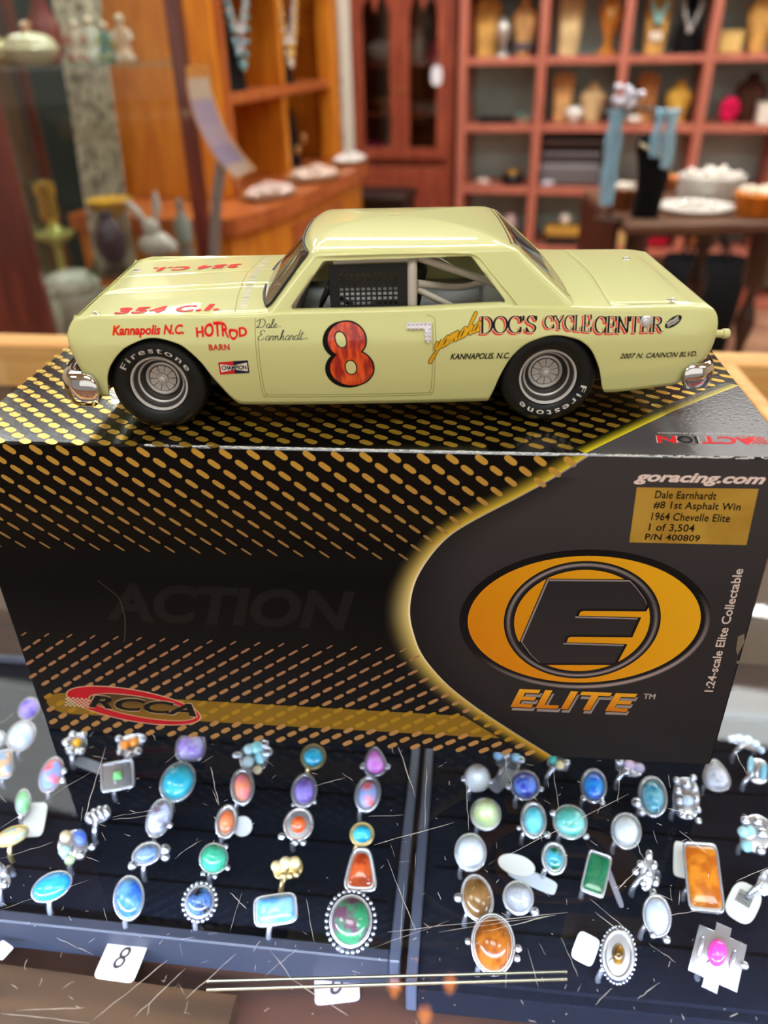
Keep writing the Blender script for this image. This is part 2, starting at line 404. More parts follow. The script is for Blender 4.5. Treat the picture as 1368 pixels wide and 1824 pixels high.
r.v = xf(r.v, Msh); r.build('side_rail', M_oak, counter)
for s, x in (('left_end', X0-.03), ('right_end', X1)):
    r = MB(); box(r, x, x+.03, Y0, Y1, 0.001, GZ, .002); r.build('end_panel', M_case, counter)
box(MB(), X0, X1, Y0-.02, Y0-.001, 0.001, GZ-.04).build('front_panel', M_case, counter)
box(MB(), X0, X1, Y1+.006, Y1+.024, 0.001, GZ-.04).build('back_panel', mat('case_back', (96, 62, 44), 0.6), counter)
DECK = -0.088
M_liner = mat('case_liner', (104, 90, 80), 0.85, col2=(122, 72, 64), scale=16, ramp=(0.52, 0.66), detail=1.5)
box(MB(), X0, X1, 0.008, Y1+.005, GZ+DECK-.012, GZ+DECK-.0002).build('liner_board', M_liner, counter, None)
box(MB(), X0, X1, Y0, 0.0079, GZ+DECK-.012, GZ+DECK).build('shelf_board', M_case, counter, None)
box(MB(), X0, 0.0, Y0+.02, -0.214, GZ+DECK+.0001, GZ+DECK+.010).build('sill_board', mat('sill_oak', (64, 42, 22), 0.5, col2=(50, 32, 17), scale=12, stretch=(1, 10, 10)), counter, None)
# LED strip under the front rail
M_led = mat('led_emitter', (230, 240, 255), 0.4, emit=(190, 214, 255), estr=LED_POWER)
r = MB(); box(r, X0+.05, X1-.05, Y0+.004, Y0+.024, GZ-.018, GZ-.006, .001); box(r, X0+.05, X1-.05, Y0+.0241, Y0+.0258, GZ-.0190, GZ-.006, .0004); r.build('led_channel', mat('aluminium', (190, 190, 192), 0.35, metal=1), counter)
r = MB()
for k in range(46):
    x = X0+.06+k*(X1-X0-.12)/45
    box(r, x-.0075, x+.0075, Y0+.006, Y0+.022, GZ-.0189, GZ-.0181)
r.build('led_diodes', M_led, counter, None)
# twin clear sliding track lying under the glass
r = MB()
for py0, py1 in ((1748, 1731), (1763, 1744)):
    p = at_z(368, py0, -.02); q = at_z(1010, py1, -.02)
    tube(r, [cw(p), cw(q)], 0.00055, 8)
r.build('sliding_track', mat('clear_track', (150, 152, 142), 0.2, metal=0.6), counter)
# scratches in the glass
sc = MB(); rnd = random.Random(11)
def scratch(pts, w):
    P = [cw(at_z(x, y, 0)) for x, y in pts]
    n = len(P); vs = []; fs = []
    for i, p in enumerate(P):
        d = (P[min(i+1, n-1)]-P[max(i-1, 0)]); nn = Vector((-d.y, d.x, 0)).normalized()
        ww = w*1.45*(0.35+0.65*rnd.random())*(0.25 if i in (0, n-1) else 1)
        vs += [tuple(p+nn*ww+Vector((0, 0, .00006))), tuple(p-nn*ww+Vector((0, 0, .00006)))]
    for i in range(n-1): fs.append((2*i, 2*i+1, 2*i+3, 2*i+2))
    sc.add(vs, fs)
def line(x0, y0, x1, y1, w=.00007, n=7, jit=1.0):
    scratch([(x0+(x1-x0)*k/n+rnd.uniform(-jit, jit), y0+(y1-y0)*k/n+rnd.uniform(-jit, jit)) for k in range(n+1)], w)
for q in ((0, 1475, 170, 1370), (0, 1530, 95, 1500), (0, 1620, 160, 1568), (0, 1290, 25, 1270), (200, 1455, 275, 1443), (165, 1818, 300, 1710),
          (240, 1812, 330, 1725), (375, 1365, 390, 1435), (150, 1460, 188, 1330), (310, 1530, 350, 1500), (660, 1690, 800, 1640), (690, 1660, 1010, 1625),
          (780, 1660, 990, 1630), (665, 1505, 810, 1465), (560, 1400, 615, 1385), (655, 1455, 720, 1452), (690, 1530, 740, 1660), (860, 1660, 990, 1630),
          (830, 1390, 835, 1480), (985, 1372, 995, 1440), (1105, 1370, 1100, 1430), (890, 1530, 1120, 1415), (1130, 1490, 1145, 1530), (1100, 1585, 1150, 1535),
          (1050, 1600, 1120, 1660), (1060, 1625, 1130, 1680), (1000, 1670, 1030, 1740), (1135, 1780, 1175, 1750), (1060, 1790, 1090, 1760), (1210, 1480, 1260, 1520),
          (1200, 1340, 1210, 1300), (1255, 1260, 1262, 1360), (1310, 1340, 1330, 1380), (1310, 1570, 1368, 1545), (1150, 1640, 1250, 1620), (470, 1740, 530, 1690),
          (330, 1780, 420, 1700), (100, 1670, 165, 1700), (480, 1690, 520, 1745), (520, 1745, 620, 1810), (150, 1795, 30, 1800), (0, 1805, 160, 1822),
          (700, 1300, 740, 1420), (760, 1370, 756, 1480), (720, 1570, 712, 1680), (300, 1450, 200, 1460), (455, 1330, 470, 1360), (1225, 1450, 1190, 1440),
          (1155, 1680, 1205, 1715), (905, 1680, 900, 1760), (940, 1690, 960, 1760), (430, 1590, 410, 1660), (410, 1590, 440, 1620), (545, 1600, 560, 1680)):
    line(*q, w=rnd.uniform(.00005, .00011))
for k in range(190):
    x = rnd.uniform(-20, 1388); y = rnd.uniform(1300, 1822); a = rnd.choice((-0.5, -0.45, 1.2, 1.35, -1.2, 0.4))+rnd.uniform(-.3, .3); l = rnd.choice((6, 9, 12, 16, 26))
    line(x, y, x+l*cos(a), y+l*sin(a), w=rnd.uniform(.00003, .00008), n=4, jit=.8)
for k in range(60):
    x = rnd.uniform(0, 1368); y = rnd.uniform(1300, 1822); line(x, y, x+rnd.uniform(2, 4), y+rnd.uniform(-2, 2), w=.0001, n=2, jit=.3)
sc.build('scratches', mat('glass_scratch', (228, 226, 222), 0.7), glass_top, None)

# ------------------------------------------------------------------ the carton
SB = 0.001
carton = thing('display_carton', 'black and gold glossy collector carton that carries the cream toy car', 'box', (0, 0, 0.0002))
WB, HB, DB = BOX_W*1000, BOX_H*1000, BOX_D*1000
M_cart = mat('carton_black', (9, 8, 8), 0.16, coat=0.35, bump=0.05, bscale=900, spec=0.35)
M_print = mat('carton_print', (255, 255, 255), 0.38, attr=True, coat=0.06, spec=0.15)
M_top = mat('carton_print_top', (255, 255, 255), 0.2, attr=True, coat=0.6, bump=0.10, bscale=700)
M_foil = mat('carton_gold_foil', (236, 190, 70), 0.24, metal=0.75, coat=0.6)
M_cartf = mat('carton_black_front', (9, 8, 8), 0.34, coat=0.06, spec=0.12)
mb = box(MB(), 0, WB, 0, DB, 0, HB, 0.7)
mb.m = [1 if sum(mb.v[i][1] for i in f)/len(f) < .2 else 0 for f in mb.f]
mb.build('carton_shell', [M_cart, M_cartf], carton, 30, SB)
def FR(x, z, o=.05): return (x, -o-NUD[0], z)
def TP(x, y, o=.05): return (x, y, HB+o+NUD[0])
LC = lambda c: lin(c)
EDGE = [tuple(p)[:2] for p in catmull([(x, z, 0) for x, z in ((194.2, 125.0), (185.03, 117.62), (175.65, 111.01), (160.07, 100.52), (152.93, 94.02), (147.17, 85.19), (143.56, 76.1), (142.23, 65.58),
        (143.53, 55.96), (146.83, 46.09), (154.4, 34.79), (163.6, 25.34), (172.99, 17.32), (183.64, 8.88), (194.8, 0.3))], 6)]
def edge_x(z):
    for i in range(len(EDGE)-1):
        (x0, z0), (x1, z1) = EDGE[i], EDGE[i+1]
        if z1 <= z <= z0: return x0+(x1-x0)*(z0-z)/(z0-z1+1e-9)
    return EDGE[0][0] if z > 60 else EDGE[-1][0]
# grey printed field right of the glowing edge
mb = MB(); n = len(EDGE)
for lay in range(1):
    vs = []; cs = []
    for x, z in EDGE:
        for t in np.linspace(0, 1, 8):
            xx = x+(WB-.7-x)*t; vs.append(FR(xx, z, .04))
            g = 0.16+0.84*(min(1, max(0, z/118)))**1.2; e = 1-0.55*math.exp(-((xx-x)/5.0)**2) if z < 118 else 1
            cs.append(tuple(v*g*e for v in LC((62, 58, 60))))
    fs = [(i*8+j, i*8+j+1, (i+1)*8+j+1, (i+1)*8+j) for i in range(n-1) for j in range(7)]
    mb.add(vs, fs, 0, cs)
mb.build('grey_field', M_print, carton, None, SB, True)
mb = MB(); ET = [(193.6, .6), (206.47, 13.42), (219.91, 26.57), (228.65, 34.74), (251.7, 54.06)]
vs = [TP(*p, .04) for p in ET]+[TP(WB-.7, .6, .04)]
mb.add(vs, [tuple(range(len(vs)))[::-1]], 0, [LC((84, 82, 86))]*len(vs)); mb.build('grey_field', M_top, carton, None, SB, True)
# gold band along the foot
mb = MB(); L = [(a*0.9+12.2, 14.8+b) for a, b in arc(0, 0, 9.5, 5.5, 90, 270, 12)]
poly = L+[(185.2, 8.07), (171.3, 18.45)]
mb.add([FR(x, z, .05) for x, z in poly], [tuple(range(len(poly)))], 0, [LC((128, 100, 24))]*len(poly)); mb.build('gold_band', M_print, carton, None, SB, True)
# dashes
def dash(mb, cx, cz, ux, uz, l, w, mp, col):
    q = [(-.5, 0), (-.42, .36), (-.25, .5), (.25, .5), (.42, .36), (.5, 0), (.42, -.36), (.25, -.5), (-.25, -.5), (-.42, -.36)]
    mb.add([mp(cx+ux*a*l-uz*b*w, cz+uz*a*l+ux*b*w) for a, b in q], [tuple(range(10))], 0, [col]*10)
mb = MB(); mbb = MB(); du = Vector((4.5, -3.55)).normalized(); dl = Vector((4.58, 3.37)).normalized()
for i in range(-40, 40):
    for j in range(0, 60):
        x, z = 78.62+8.52*i+4.5*(j-1)-0.0, 123.11-3.55*(j-1)-.0035*i
        if 1.5 < x < edge_x(z)-1.2 and 84.5 < z < 124.6:
            t = min(1, (z-86)/38); k = max(0.3, min(1, (z-83)/5))
            dash(mb, x, z, du.x, du.y, 4.6*k, (0.75+1.25*t)*k, lambda a, b: FR(a, b, .06), LC((142+58*t, 106+46*t, 64-2*t)))
        x, z = 28.58+8.54*i+4.58*(j-30), 41.84+3.37*(j-30)
        if 1.5 < x < edge_x(z)-1.2 and 1.0 < z < 51:
            t = min(1, max(0, (z-3)/46)); k = max(0.3, min(1, (52-z)/5))
            band = 9.6-.009*x < z < 20.3-.0105*x and x > 5
            dash((mbb if band else mb), x, z, dl.x, dl.y, 4.5*k, (2.0-1.2*t)*k, lambda a, b: FR(a, b, .07), LC((160, 126, 30)) if band else LC((176-16*t, 136-22*t, 84)))
o = mb.build('dash_pattern', M_print, carton, None, SB, True); o['kind'] = 'stuff'
o = mbb.build('dash_pattern', M_print, carton, None, SB, True); o['kind'] = 'stuff'
mb = MB(); dt = Vector((4.5, -3.0)).normalized()
for i in range(-40, 60):
    for j in range(0, 34):
        x, y = 129.38+8.42*i-4.3*(j-1)+8.42*((j-1)//2), 4.74+3.86*(j-1)-.004*i
        e = 193.2+(y-.9)*1.09
        if 1.2 < x < min(e-3, WB-2) and .9 < y < DB-1:
            dash(mb, x, y, dt.x, dt.y, 4.9, 2.5, lambda a, b: TP(a, b, .05), LC((236, 190, 70)))
o = mb.build('foil_dots', M_foil, carton, None, SB, True); o['kind'] = 'stuff'
# glow printed along the edge
def glow(P, mp, nrm, wid, cols, name, m):
    vs = []; cs = []; fs = []; K = 7; n = len(P)
    for i, p in enumerate(P):
        for k in range(K):
            t = k/(K-1); d = wid(i/(n-1))*t
            q = nrm(i); vs.append(mp(p[0]+q[0]*d, p[1]+q[1]*d))
            f = (1-t)**2.2; c0 = cols(i/(n-1)); bg = (0.0025, .0023, .0023); cs.append(tuple(bg[h]*(1-f)+c0[h]*f for h in range(3)))
    for i in range(n-1):
        for k in range(K-1): fs.append((i*K+k, i*K+k+1, (i+1)*K+k+1, (i+1)*K+k))
    mb = MB(); mb.add(vs, fs, 0, cs); return mb.build(name, m, carton, None, SB, True)
def lerpc(a, b, t): return tuple(x+(y-x)*t for x, y in zip(a, b))
CG = [LC((240, 214, 60)), LC((226, 190, 70)), LC((238, 214, 140)), LC((220, 190, 90)), LC((196, 160, 20))]
def gcol(t):
    k = min(3, int(t*4)); return lerpc(CG[k], CG[k+1], t*4-k)
def nrm_f(i):
    a = Vector(EDGE[max(i-1, 0)]); b = Vector(EDGE[min(i+1, len(EDGE)-1)]); d = (b-a).normalized(); return (d.y, -d.x)
glow(EDGE, lambda x, z: FR(x, min(z, HB-.4), .055), nrm_f, lambda t: 5.5+3.0*math.exp(-((t-.55)/.2)**2), gcol, 'glow_line', M_print)
ETf = [tuple(p)[:2] for p in catmull([(x, y, 0) for x, y in ET], 6)]
glow(ETf, lambda x, y: TP(max(x, 1), max(y, .5), .06), lambda i: (-.69, .72), lambda t: 4.5, lambda t: LC((252, 232, 50)), 'glow_line', M_top)
# thin pale line on the grey side of the edge, and its shade
mb = MB()
for i in range(len(EDGE)-1):
    (x0, z0), (x1, z1) = EDGE[i], EDGE[i+1]; c = lerpc(LC((150, 140, 140)), LC((250, 236, 190)), math.exp(-((i/len(EDGE)-.5)/.25)**2))
    mb.add([FR(x0-.25, min(z0, HB-.4), .065), FR(x0+.45, min(z0, HB-.4), .065), FR(x1+.45, z1, .065), FR(x1-.25, z1, .065)], [(0, 3, 2, 1)], 0, [c]*4)
mb.build('edge_line', M_print, carton, None, SB, True)

# oval emblem
emb = thing('emblem', '', '', (0, 0, 0)); del emb['label'], emb['category']; emb.parent = carton
EC = (199.3, 63.8); TILT = radians(2.6)
def disc(mb, cx, cz, a, b, rot, o, colf, K=10, n=72):
    vs = [FR(cx, cz, o)]; cs = [colf(cx, cz)]; fs = []
    for k in range(1, K+1):
        for i in range(n):
            t = 2*pi*i/n; x, y = a*cos(t)*k/K, b*sin(t)*k/K
            X, Z = cx+x*cos(rot)-y*sin(rot), cz+x*sin(rot)+y*cos(rot); vs.append(FR(X, Z, o)); cs.append(colf(X, Z))
    for i in range(n):
        j = (i+1) % n; fs.append((0, 1+i, 1+j))
        for k in range(K-1): fs.append((1+k*n+i, 1+(k+1)*n+i, 1+(k+1)*n+j, 1+k*n+j))
    mb.add(vs, fs, 0, cs)
def annulus(mb, cx, cz, a, b, w, rot, o, colf, n=80):
    vs = []; cs = []; fs = []
    for i in range(n):
        t = 2*pi*i/n
        for k in (0, .5, 1):
            x, y = (a-w*k)*cos(t), (b-w*k)*sin(t); X, Z = cx+x*cos(rot)-y*sin(rot), cz+x*sin(rot)+y*cos(rot)
            vs.append(FR(X, Z, o)); cs.append(colf(t, k))
    for i in range(n):
        j = (i+1) % n
        for k in (0, 1): fs.append((i*3+k, j*3+k, j*3+k+1, i*3+k+1))
    mb.add(vs, fs, 0, cs)
dk = LC((16, 14, 15)); gd = LC((44, 41, 43)); hi = LC((172, 158, 158))
def gold(x, z):
    t = min(1, max(0, ((x-162)+(z-37)*.6)/105)); return lerpc(LC((212, 124, 12)), LC((238, 178, 28)), t)
mb = MB(); disc(mb, EC[0], EC[1], 40.2, 28.9, TILT, .06, lambda x, z: dk)
annulus(mb, EC[0]+.3, EC[1]-.5, 40.4, 29.0, 2.0, TILT, .07, lambda t, k: lerpc(dk, hi, max(0, cos(t+radians(62)))**1.3*max(0, 1-abs(k-.5)*1.9)))
mb.build('oval_border', M_print, emb, None, SB, True)
mb = MB(); disc(mb, EC[0], EC[1], 37.4, 26.5, TILT, .08, gold); mb.build('gold_oval', M_print, emb, None, SB, True)
mb = MB(); cc = (199.0, 63.8)
annulus(mb, cc[0], cc[1], 25.2, 24.6, 3.4, 0, .10, lambda t, k: dk if k != .5 else gd)
annulus(mb, cc[0], cc[1], 24.5, 23.9, 1.5, 0, .11, lambda t, k: lerpc(gd, hi, (1-abs(k-.5)*2)*(.25+.6*max(0, cos(t-radians(115)))+.6*max(0, cos(t+radians(65))))))
mb.build('ring', M_print, emb, None, SB, True)
mb = MB()
EP = [(590, 150), (878, 152), (900, 175), (930, 215), (938, 235), (930, 250), (712, 248), (695, 254), (684, 280), (905, 286), (880, 342), (668, 340), (652, 346), (642, 374), (856, 380), (824, 440), (560, 440), (530, 412), (497, 366)]
def e2(x, y): return tuple(v*1000 for v in (at_y(680+x/1.9884, 960+y/1.9884, 0).x, at_y(680+x/1.9884, 960+y/1.9884, 0).z))
EP = [e2(*p) for p in EP]
def grow(P, d):
    out = []
    for i, p in enumerate(P):
        a = Vector(P[i-1]); b = Vector(P[(i+1) % len(P)]); p = Vector(p)
        n1 = (p-a); n1 = Vector((n1.y, -n1.x)).normalized(); n2 = (b-p); n2 = Vector((n2.y, -n2.x)).normalized()
        q = (n1+n2); q = q/max(q.length_squared/2, .4)
        out.append((p.x+q.x*d, p.y+q.y*d))
    return out
mb.add([FR(x, z, .12) for x, z in grow(EP, -.9)], [tuple(range(len(EP)))], 0, [dk]*len(EP))
mb.add([FR(x-.25, z+.35, .13) for x, z in grow(EP, -.25)], [tuple(range(len(EP)))], 0, [LC((150, 138, 136))]*len(EP))
mb.add([FR(x, z, .14) for x, z in EP], [tuple(range(len(EP)))], 0, [gd]*len(EP))
mb.build('big_letter', M_print, emb, None, SB, True)
def flat(col): return mat('print_%d_%d_%d' % col, col, 0.55, coat=0.03, spec=0.12)
# ELITE under the oval
wrp = lambda x, z: (x, z+.006*(x-200))
for nm, dx, dz, b, m, o in (('lettering_shadow', .5, -1.6, .9, flat((150, 138, 138)), .08), ('lettering_shadow', .1, -.4, .9, flat((14, 12, 12)), .09), ('lettering', 0, 0, .45, None, .10)):
    mb = MB(); letters(mb, 'ELITE', 178.4+dx, 221.4+dx, 24.4+dz, 33.2+dz, lambda x, z: FR(x, z, o), 0, b, 0.22, 1.08, wrp, 1.6)
    if m is None:
        mb.c = [lerpc(LC((196, 112, 14)), LC((236, 170, 40)), min(1, max(0, (v[2]-24)/9))) for v in mb.v]; mb.build('gold_lettering', M_print, carton, None, SB, True)
    else: mb.build('gold_lettering', m, carton, None, SB)
mb = MB(); letters(mb, 'TM', 223.6, 227.6, 31.2, 33.6, FR, 0, .1); mb.build('trademark', flat((176, 168, 164)), carton, None, SB)
mb = MB(); letters(mb, 'goracing.com', 208.4, 245.2, 116.1, 120.3, lambda x, z: FR(x, z, .07), 0, .32, 0.3, 1.0); mb.build('web_lettering', flat((236, 214, 206)), carton, None, SB)
mb = MB(); letters(mb, '1:24-scale Elite Collectable', 35.8, 87.3, 0, 2.9, lambda t, h: FR(246.3-h-(t-36)*.012, t, .07), 0, .1); mb.build('scale_lettering', flat((214, 196, 188)), carton, None, SB)
# gold sticker
q = [(209.5, 115.1), (243.9, 115.6), (244.6, 96.1), (210.0, 95.8)]
mb = MB(); mb.add([FR(x, z, .04) for x, z in q]+[FR(x, z, .12) for x, z in q], [(4, 7, 6, 5), (0, 1, 5, 4), (1, 2, 6, 5), (2, 3, 7, 6), (3, 0, 4, 7)])
stk = mb.build('gold_sticker', mat('sticker_gold', (196, 158, 62), 0.42, metal=0.35, col2=(176, 136, 44), scale=60, bump=.05, bscale=200), carton, None, SB)
stk['label'] = 'gold foil product sticker with five black lines'
mb = MB()
for s, x0, x1, z0, z1 in (('Dale Earnhardt', 215.1, 232.6, 111.6, 114.2), ('#8 1st Asphalt Win', 215.2, 240.2, 107.4, 110.7), ('1964 Chevelle Elite', 215.2, 238.0, 104.0, 106.8),
                          ('1 of 3,504', 215.0, 228.4, 99.8, 102.9), ('P/N 400809', 214.4, 230.6, 96.9, 99.2)):
    letters(mb, s, x0, x1, z0, z1, lambda x, z: FR(x, z, .15), 0, .09, 0, 1.05)
mb.build('sticker_lettering', flat((20, 15, 8)), stk, None, SB)
# club oval on the gold band
cl = thing('club_oval', '', ''); del cl['label'], cl['category']; cl.parent = carton
ro = radians(-9.3); cream = LC((214, 190, 160))
mb = MB(); disc(mb, 38.0, 15.4, 25.9, 8.7, ro, .09, lambda x, z: cream, 2); disc(mb, 38.0, 15.4, 25.5, 8.3, ro, .10, lambda x, z: LC((186, 24, 38)), 2)
disc(mb, 41.3, 14.9, 20.6, 5.6, ro, .11, lambda x, z: cream, 2); disc(mb, 41.3, 14.9, 20.3, 5.3, ro, .12, lambda x, z: lerpc(LC((120, 92, 26)), LC((70, 50, 20)), min(1, max(0, (z-12)/8))), 4)
mb.build('red_oval', M_print, cl, None, SB, True)
wr = lambda x, z: (x, z-.055*(x-20))
mb = MB(); letters(mb, 'RCCA', 19.6, 62.2, 13.2, 20.6, lambda x, z: FR(x, z, .13), 0, .75, 0.35, 1.0, wr, 1.7); mb.build('club_lettering', flat((206, 182, 150)), cl, None, SB)
mb = MB(); letters(mb, 'RCCA', 19.9, 61.9, 13.5, 20.3, lambda x, z: FR(x, z, .15), 0, .45, 0.35, 1.0, wr, 1.9); mb.build('club_lettering', flat((18, 14, 12)), cl, None, SB)
mb = MB()
for i in range(11):
    for j in range(6):
        if (i+j) % 2: continue
        x, z = 10.6+i*.85+j*.25, 13.6+j*.8-.03*i; mb.add([FR(x, z, .16), FR(x+.85, z, .16), FR(x+1.05, z+.8, .16), FR(x+.2, z+.8, .16)], [(0, 1, 2, 3)])
mb.build('checkered_flag', flat((206, 190, 170)), cl, None, SB)
# dark ghost lettering across the black middle
mb = MB(); letters(mb, 'ACTION', 36, 124.5, 56.3, 73.2, lambda x, z: FR(x, z, .045), 0, 1.3, 0.28, 1.0, None, 1.6); mb.build('ghost_lettering', mat('ghost_print', (24, 21, 19), 0.36, coat=.06, spec=0.15), carton, None, SB)
# crease in the card and nicks on the right edge
mb = MB(); C_ = catmull([(36.5, 73.9, 0), (39.5, 70.5, 0), (42.4, 66.8, 0), (43.0, 61, 0), (42.9, 57.4, 0), (41.6, 51, 0), (40.5, 47, 0)], 4)
ribbon(mb, [(p.x, p.y) for p in C_], lambda a: .12, lambda x, z: FR(x, z, .05)); mb.build('crease', flat((84, 76, 66)), carton, None, SB)
mb = MB()
for q in ([(249.5, 60.5), (251.2, 61.8), (252.0, 58), (250.9, 52.5), (250.0, 55)], [(251.4, 50.5), (252.3, 49.6), (252.35, 48.6), (251.2, 49.2)], [(251.9, 36.9), (252.35, 36.4), (252.35, 37.6)]):
    mb.add([FR(x, z, .05) for x, z in q], [tuple(range(len(q)))])
mb.build('torn_paper', flat((120, 108, 92)), carton, None, SB)
mb = MB(); rn = random.Random(4)
for k in range(420):     # white scuffs of bare card along the front fold
    x = rn.uniform(62, 251); l = rn.uniform(.4, 2.2); w = rn.uniform(.06, .2)
    z = rn.uniform(-.05, .35)
    mb.add([(x, .2+z, HB-.48+z+.04), (x+l, .2+z, HB-.48+z+.04), (x+l, .2+z+w, HB-.48+z+w+.04), (x, .2+z+w, HB-.48+z+w+.04)], [(0, 1, 2, 3)])
o = mb.build('fold_scuffs', flat((226, 226, 224)), carton, None, SB); o['kind'] = 'stuff'
# upside-down maker's logo on the lid
mb = MB(); U = lambda x, y: TP(233.0*2-x, y, .08)
def UT(x, z): return TP(466.0-x, 14.0-(z), .09)
def seg(s, x0, x1, col, o, b, out=None):
    m = MB(); letters(m, s, x0, x1, 0.4, 5.4, lambda x, z: TP(465.4-x, 13.9-z, o), 0, b, 0.1, 1.0, None, 1.6); m.build('logo_lettering', flat(col), carton, None, SB)
for s, x0, x1, col in (('ACT', 220.5, 237.2, (222, 40, 46)), ('IO', 237.4, 243.8, (24, 24, 26)), ('N', 243.6, 249.8, (222, 40, 46))):
    seg(s, x0-.2, x1+.2, (236, 232, 228), .08, .62); seg(s, x0, x1, col, .10, .34)
m = MB()
for i in range(8):
    for j in range(7):
        if (i+j) % 2: continue
        x, y = 241.0+i*.8, 8.9+j*.72; m.add([TP(x, y, .11), TP(x+.8, y, .11), TP(x+.9, y+.72, .11), TP(x+.1, y+.72, .11)], [(0, 1, 2, 3)])
m.build('checkered_flag', flat((222, 60, 60)), carton, None, SB)
m = MB(); letters(m, 'ACTION COLLECTABLES, THE CHOICE OF CHAMPIONS', 217.8, 248.4, 0, 1.0, lambda x, z: TP(465.4-x, 15.9-z, .08)); m.build('tagline', flat((224, 220, 216)), carton, None, SB)
# ------------------------------------------------------------------ the toy car (millimetres; x to its tail, y to its far side, z up from the carton lid)
CARYAW = 0.0843367
_ay = Vector((-sin(CARYAW), cos(CARYAW), 0)); _o = Vector((0.0642425, 0.0124466, 0))+_ay*0.0345
car = thing('toy_car', 'cream yellow toy race car with a red number 8 on its door', 'toy car', (_o.x, _o.y, 0.0002+BOX_H+0.00012), CARYAW)
M_paint = mat('car_paint', (213, 214, 149), 0.4, coat=0.75, spec=0.1, coat_rough=0.03)
M_chrome = mat('chrome', (222, 222, 224), 0.06, metal=1.0)
M_dark = mat('car_black', (12, 12, 13), 0.5)
M_int = mat('car_interior', (98, 100, 98), 0.5)
ARC = pch([(-24, 11.6), (-15.2, 11.6), (-14.6, 13.2), (-13.2, 18.3), (-10.7, 22.9), (-4.9, 28.1), (2.4, 30.3), (9.7, 28.6), (15.6, 23), (19.1, 16.8), (26.3, 8), (60, 7.6), (101.4, 7.8),
           (102.6, 10.2), (104.6, 16.5), (107.7, 22.8), (113, 27.3), (119.7, 29), (126, 27.8), (130.1, 25.2), (134.3, 17.8), (136.6, 10.6), (137.4, 10.0), (160, 12.1), (169, 12.5)])
ZT = pch([(-24, 35.6), (-17, 36.5), (0, 36.3), (32, 36.1), (42, 36.8), (75, 36.9), (104, 37.6), (115, 37.1), (135, 36.0), (160, 35.8), (169, 35.2)])
HW = pch([(-23.4, 34.6), (-22.6, 35.9), (-20, 36.8), (-15, 37.3), (20, 37.5), (80, 37.8), (130, 37.5), (155, 36.9), (163, 36.3), (166.4, 35.4), (168, 34.2)])
BUL = pch([(6, -2.1), (8, -1.5), (12, -.6), (18, .45), (23, .95), (27, 1.1), (28.6, 1.0), (30, .7), (33, -.1), (36, -1.0), (39, -1.6)])
XFZ = pch([(8, 4.7), (11.6, 4.2), (16, 2.9), (20, 1.7), (26, .35), (29, .0), (31, .1), (33, .9), (34.5, 1.9), (35.6, 3.2), (36.4, 5.0)])
XRZ = pch([(8, -8), (12, -6.4), (17, -3.6), (20, -1.4), (26, -.1), (30, 0), (32.5, -.4), (34, -1.3), (35.2, -2.9), (36.2, -5.2)])
XA, XB = -23.3, 168.0
def xwarp(x0, z):
    w = max(0, 1-(x0-XA)/11.0); w = w*w*(3-2*w)
    v = max(0, 1-(XB-x0)/12.0); v = v*v*(3-2*v)
    return x0+XFZ(z)*w+XRZ(z)*v
def sidey(x, z): return -(HW(x)+BUL(z))
def sstep(a, b, x):
    t = min(1, max(0, (x-a)/(b-a))); return t*t*(3-2*t)
def deck(x, y):
    ay_ = abs(y); u = 1-(y/36.3)**2
    if x < 37:
        fr = min(1, max(0, (26-x)/44)); edge = sstep(35.5, 33.0, ay_)
        h = -1.1*fr*edge + (0.4+0.7*(1-fr))*u
        h += .55*sstep(9.3, 7.4, ay_)*(1-.2*fr) - .22*math.exp(-((ay_-9.8)/.9)**2)
        h *= sstep(XA-.5, XA+6, x)*.35+.65
        return h-.3*math.exp(-((ay_-34.2)/.5)**2)
    if x > 122:
        h = .9*u*sstep(168, 150, x)+.25*u
        lid = sstep(136.2, 137.6, x)*sstep(33.6, 32.6, ay_)
        return h+.25*lid-.25*math.exp(-((ay_-33.6)/.5)**2)*sstep(135, 137, x)-.25*math.exp(-((x-136.6)/.5)**2)*sstep(34, 33, ay_)
    return .5*u
def topz(x, y): return ZT(x)+deck(x, y)
base = sorted(set([round(v, 3) for v in np.arange(XA, XB+.01, 1.15)]+[-15.2, -14.9, -14.6, -14.2, -13.7, -13.2, -12.4, -11.5, 101.4, 101.8, 102.2, 102.6, 103.2, 103.9, 135.2, 135.9, 136.3, 136.6, 137.0, 137.4, 160, XB, XA+.3, XB-.3]))
NS, NR, ND = 20, 5, 44
ydk = np.linspace(1, -1, 2*ND+1)
rows = []
for x0 in base:
    zb, zt, hw = ARC(x0), ZT(x0), HW(x0)
    near = []
    for s in np.linspace(0, 1, NS):
        z = zb+(zt-1.3-zb)*s; near.append((xwarp(x0, z), -(hw+BUL(z)), z))
    y1 = -near[-1][1]; 
    for k in range(1, NR+1):
        a = pi/2*k/NR; z = zt-1.3+1.3*sin(a); near.append((xwarp(x0, z), -(y1-1.5+1.5*cos(a)), z))
    ym = y1-1.5; dk_ = []
    for t in ydk[1:-1]:
        y = -ym*t; w = deck(x0, y); z = zt+w; dk_.append((xwarp(x0, min(z, 36.4)), y, z))
    rows.append(near+dk_+[(p[0], -p[1], p[2]) for p in reversed(near)])
nn = len(rows[0]); nside = NS+NR
mb = MB(); vs = [p for r in rows for p in r]; fs = []
for i in range(len(rows)-1):
    for j in range(nn-1):
        q = (i*nn+j, (i+1)*nn+j, (i+1)*nn+j+1, i*nn+j+1)
        c = [sum(vs[k][h] for k in q)/4 for h in range(3)]
        if 40 < c[0] < 119 and abs(c[1]) < 33.6 and c[2] > 30: continue
        fs.append(q)
mb.add(vs, fs)
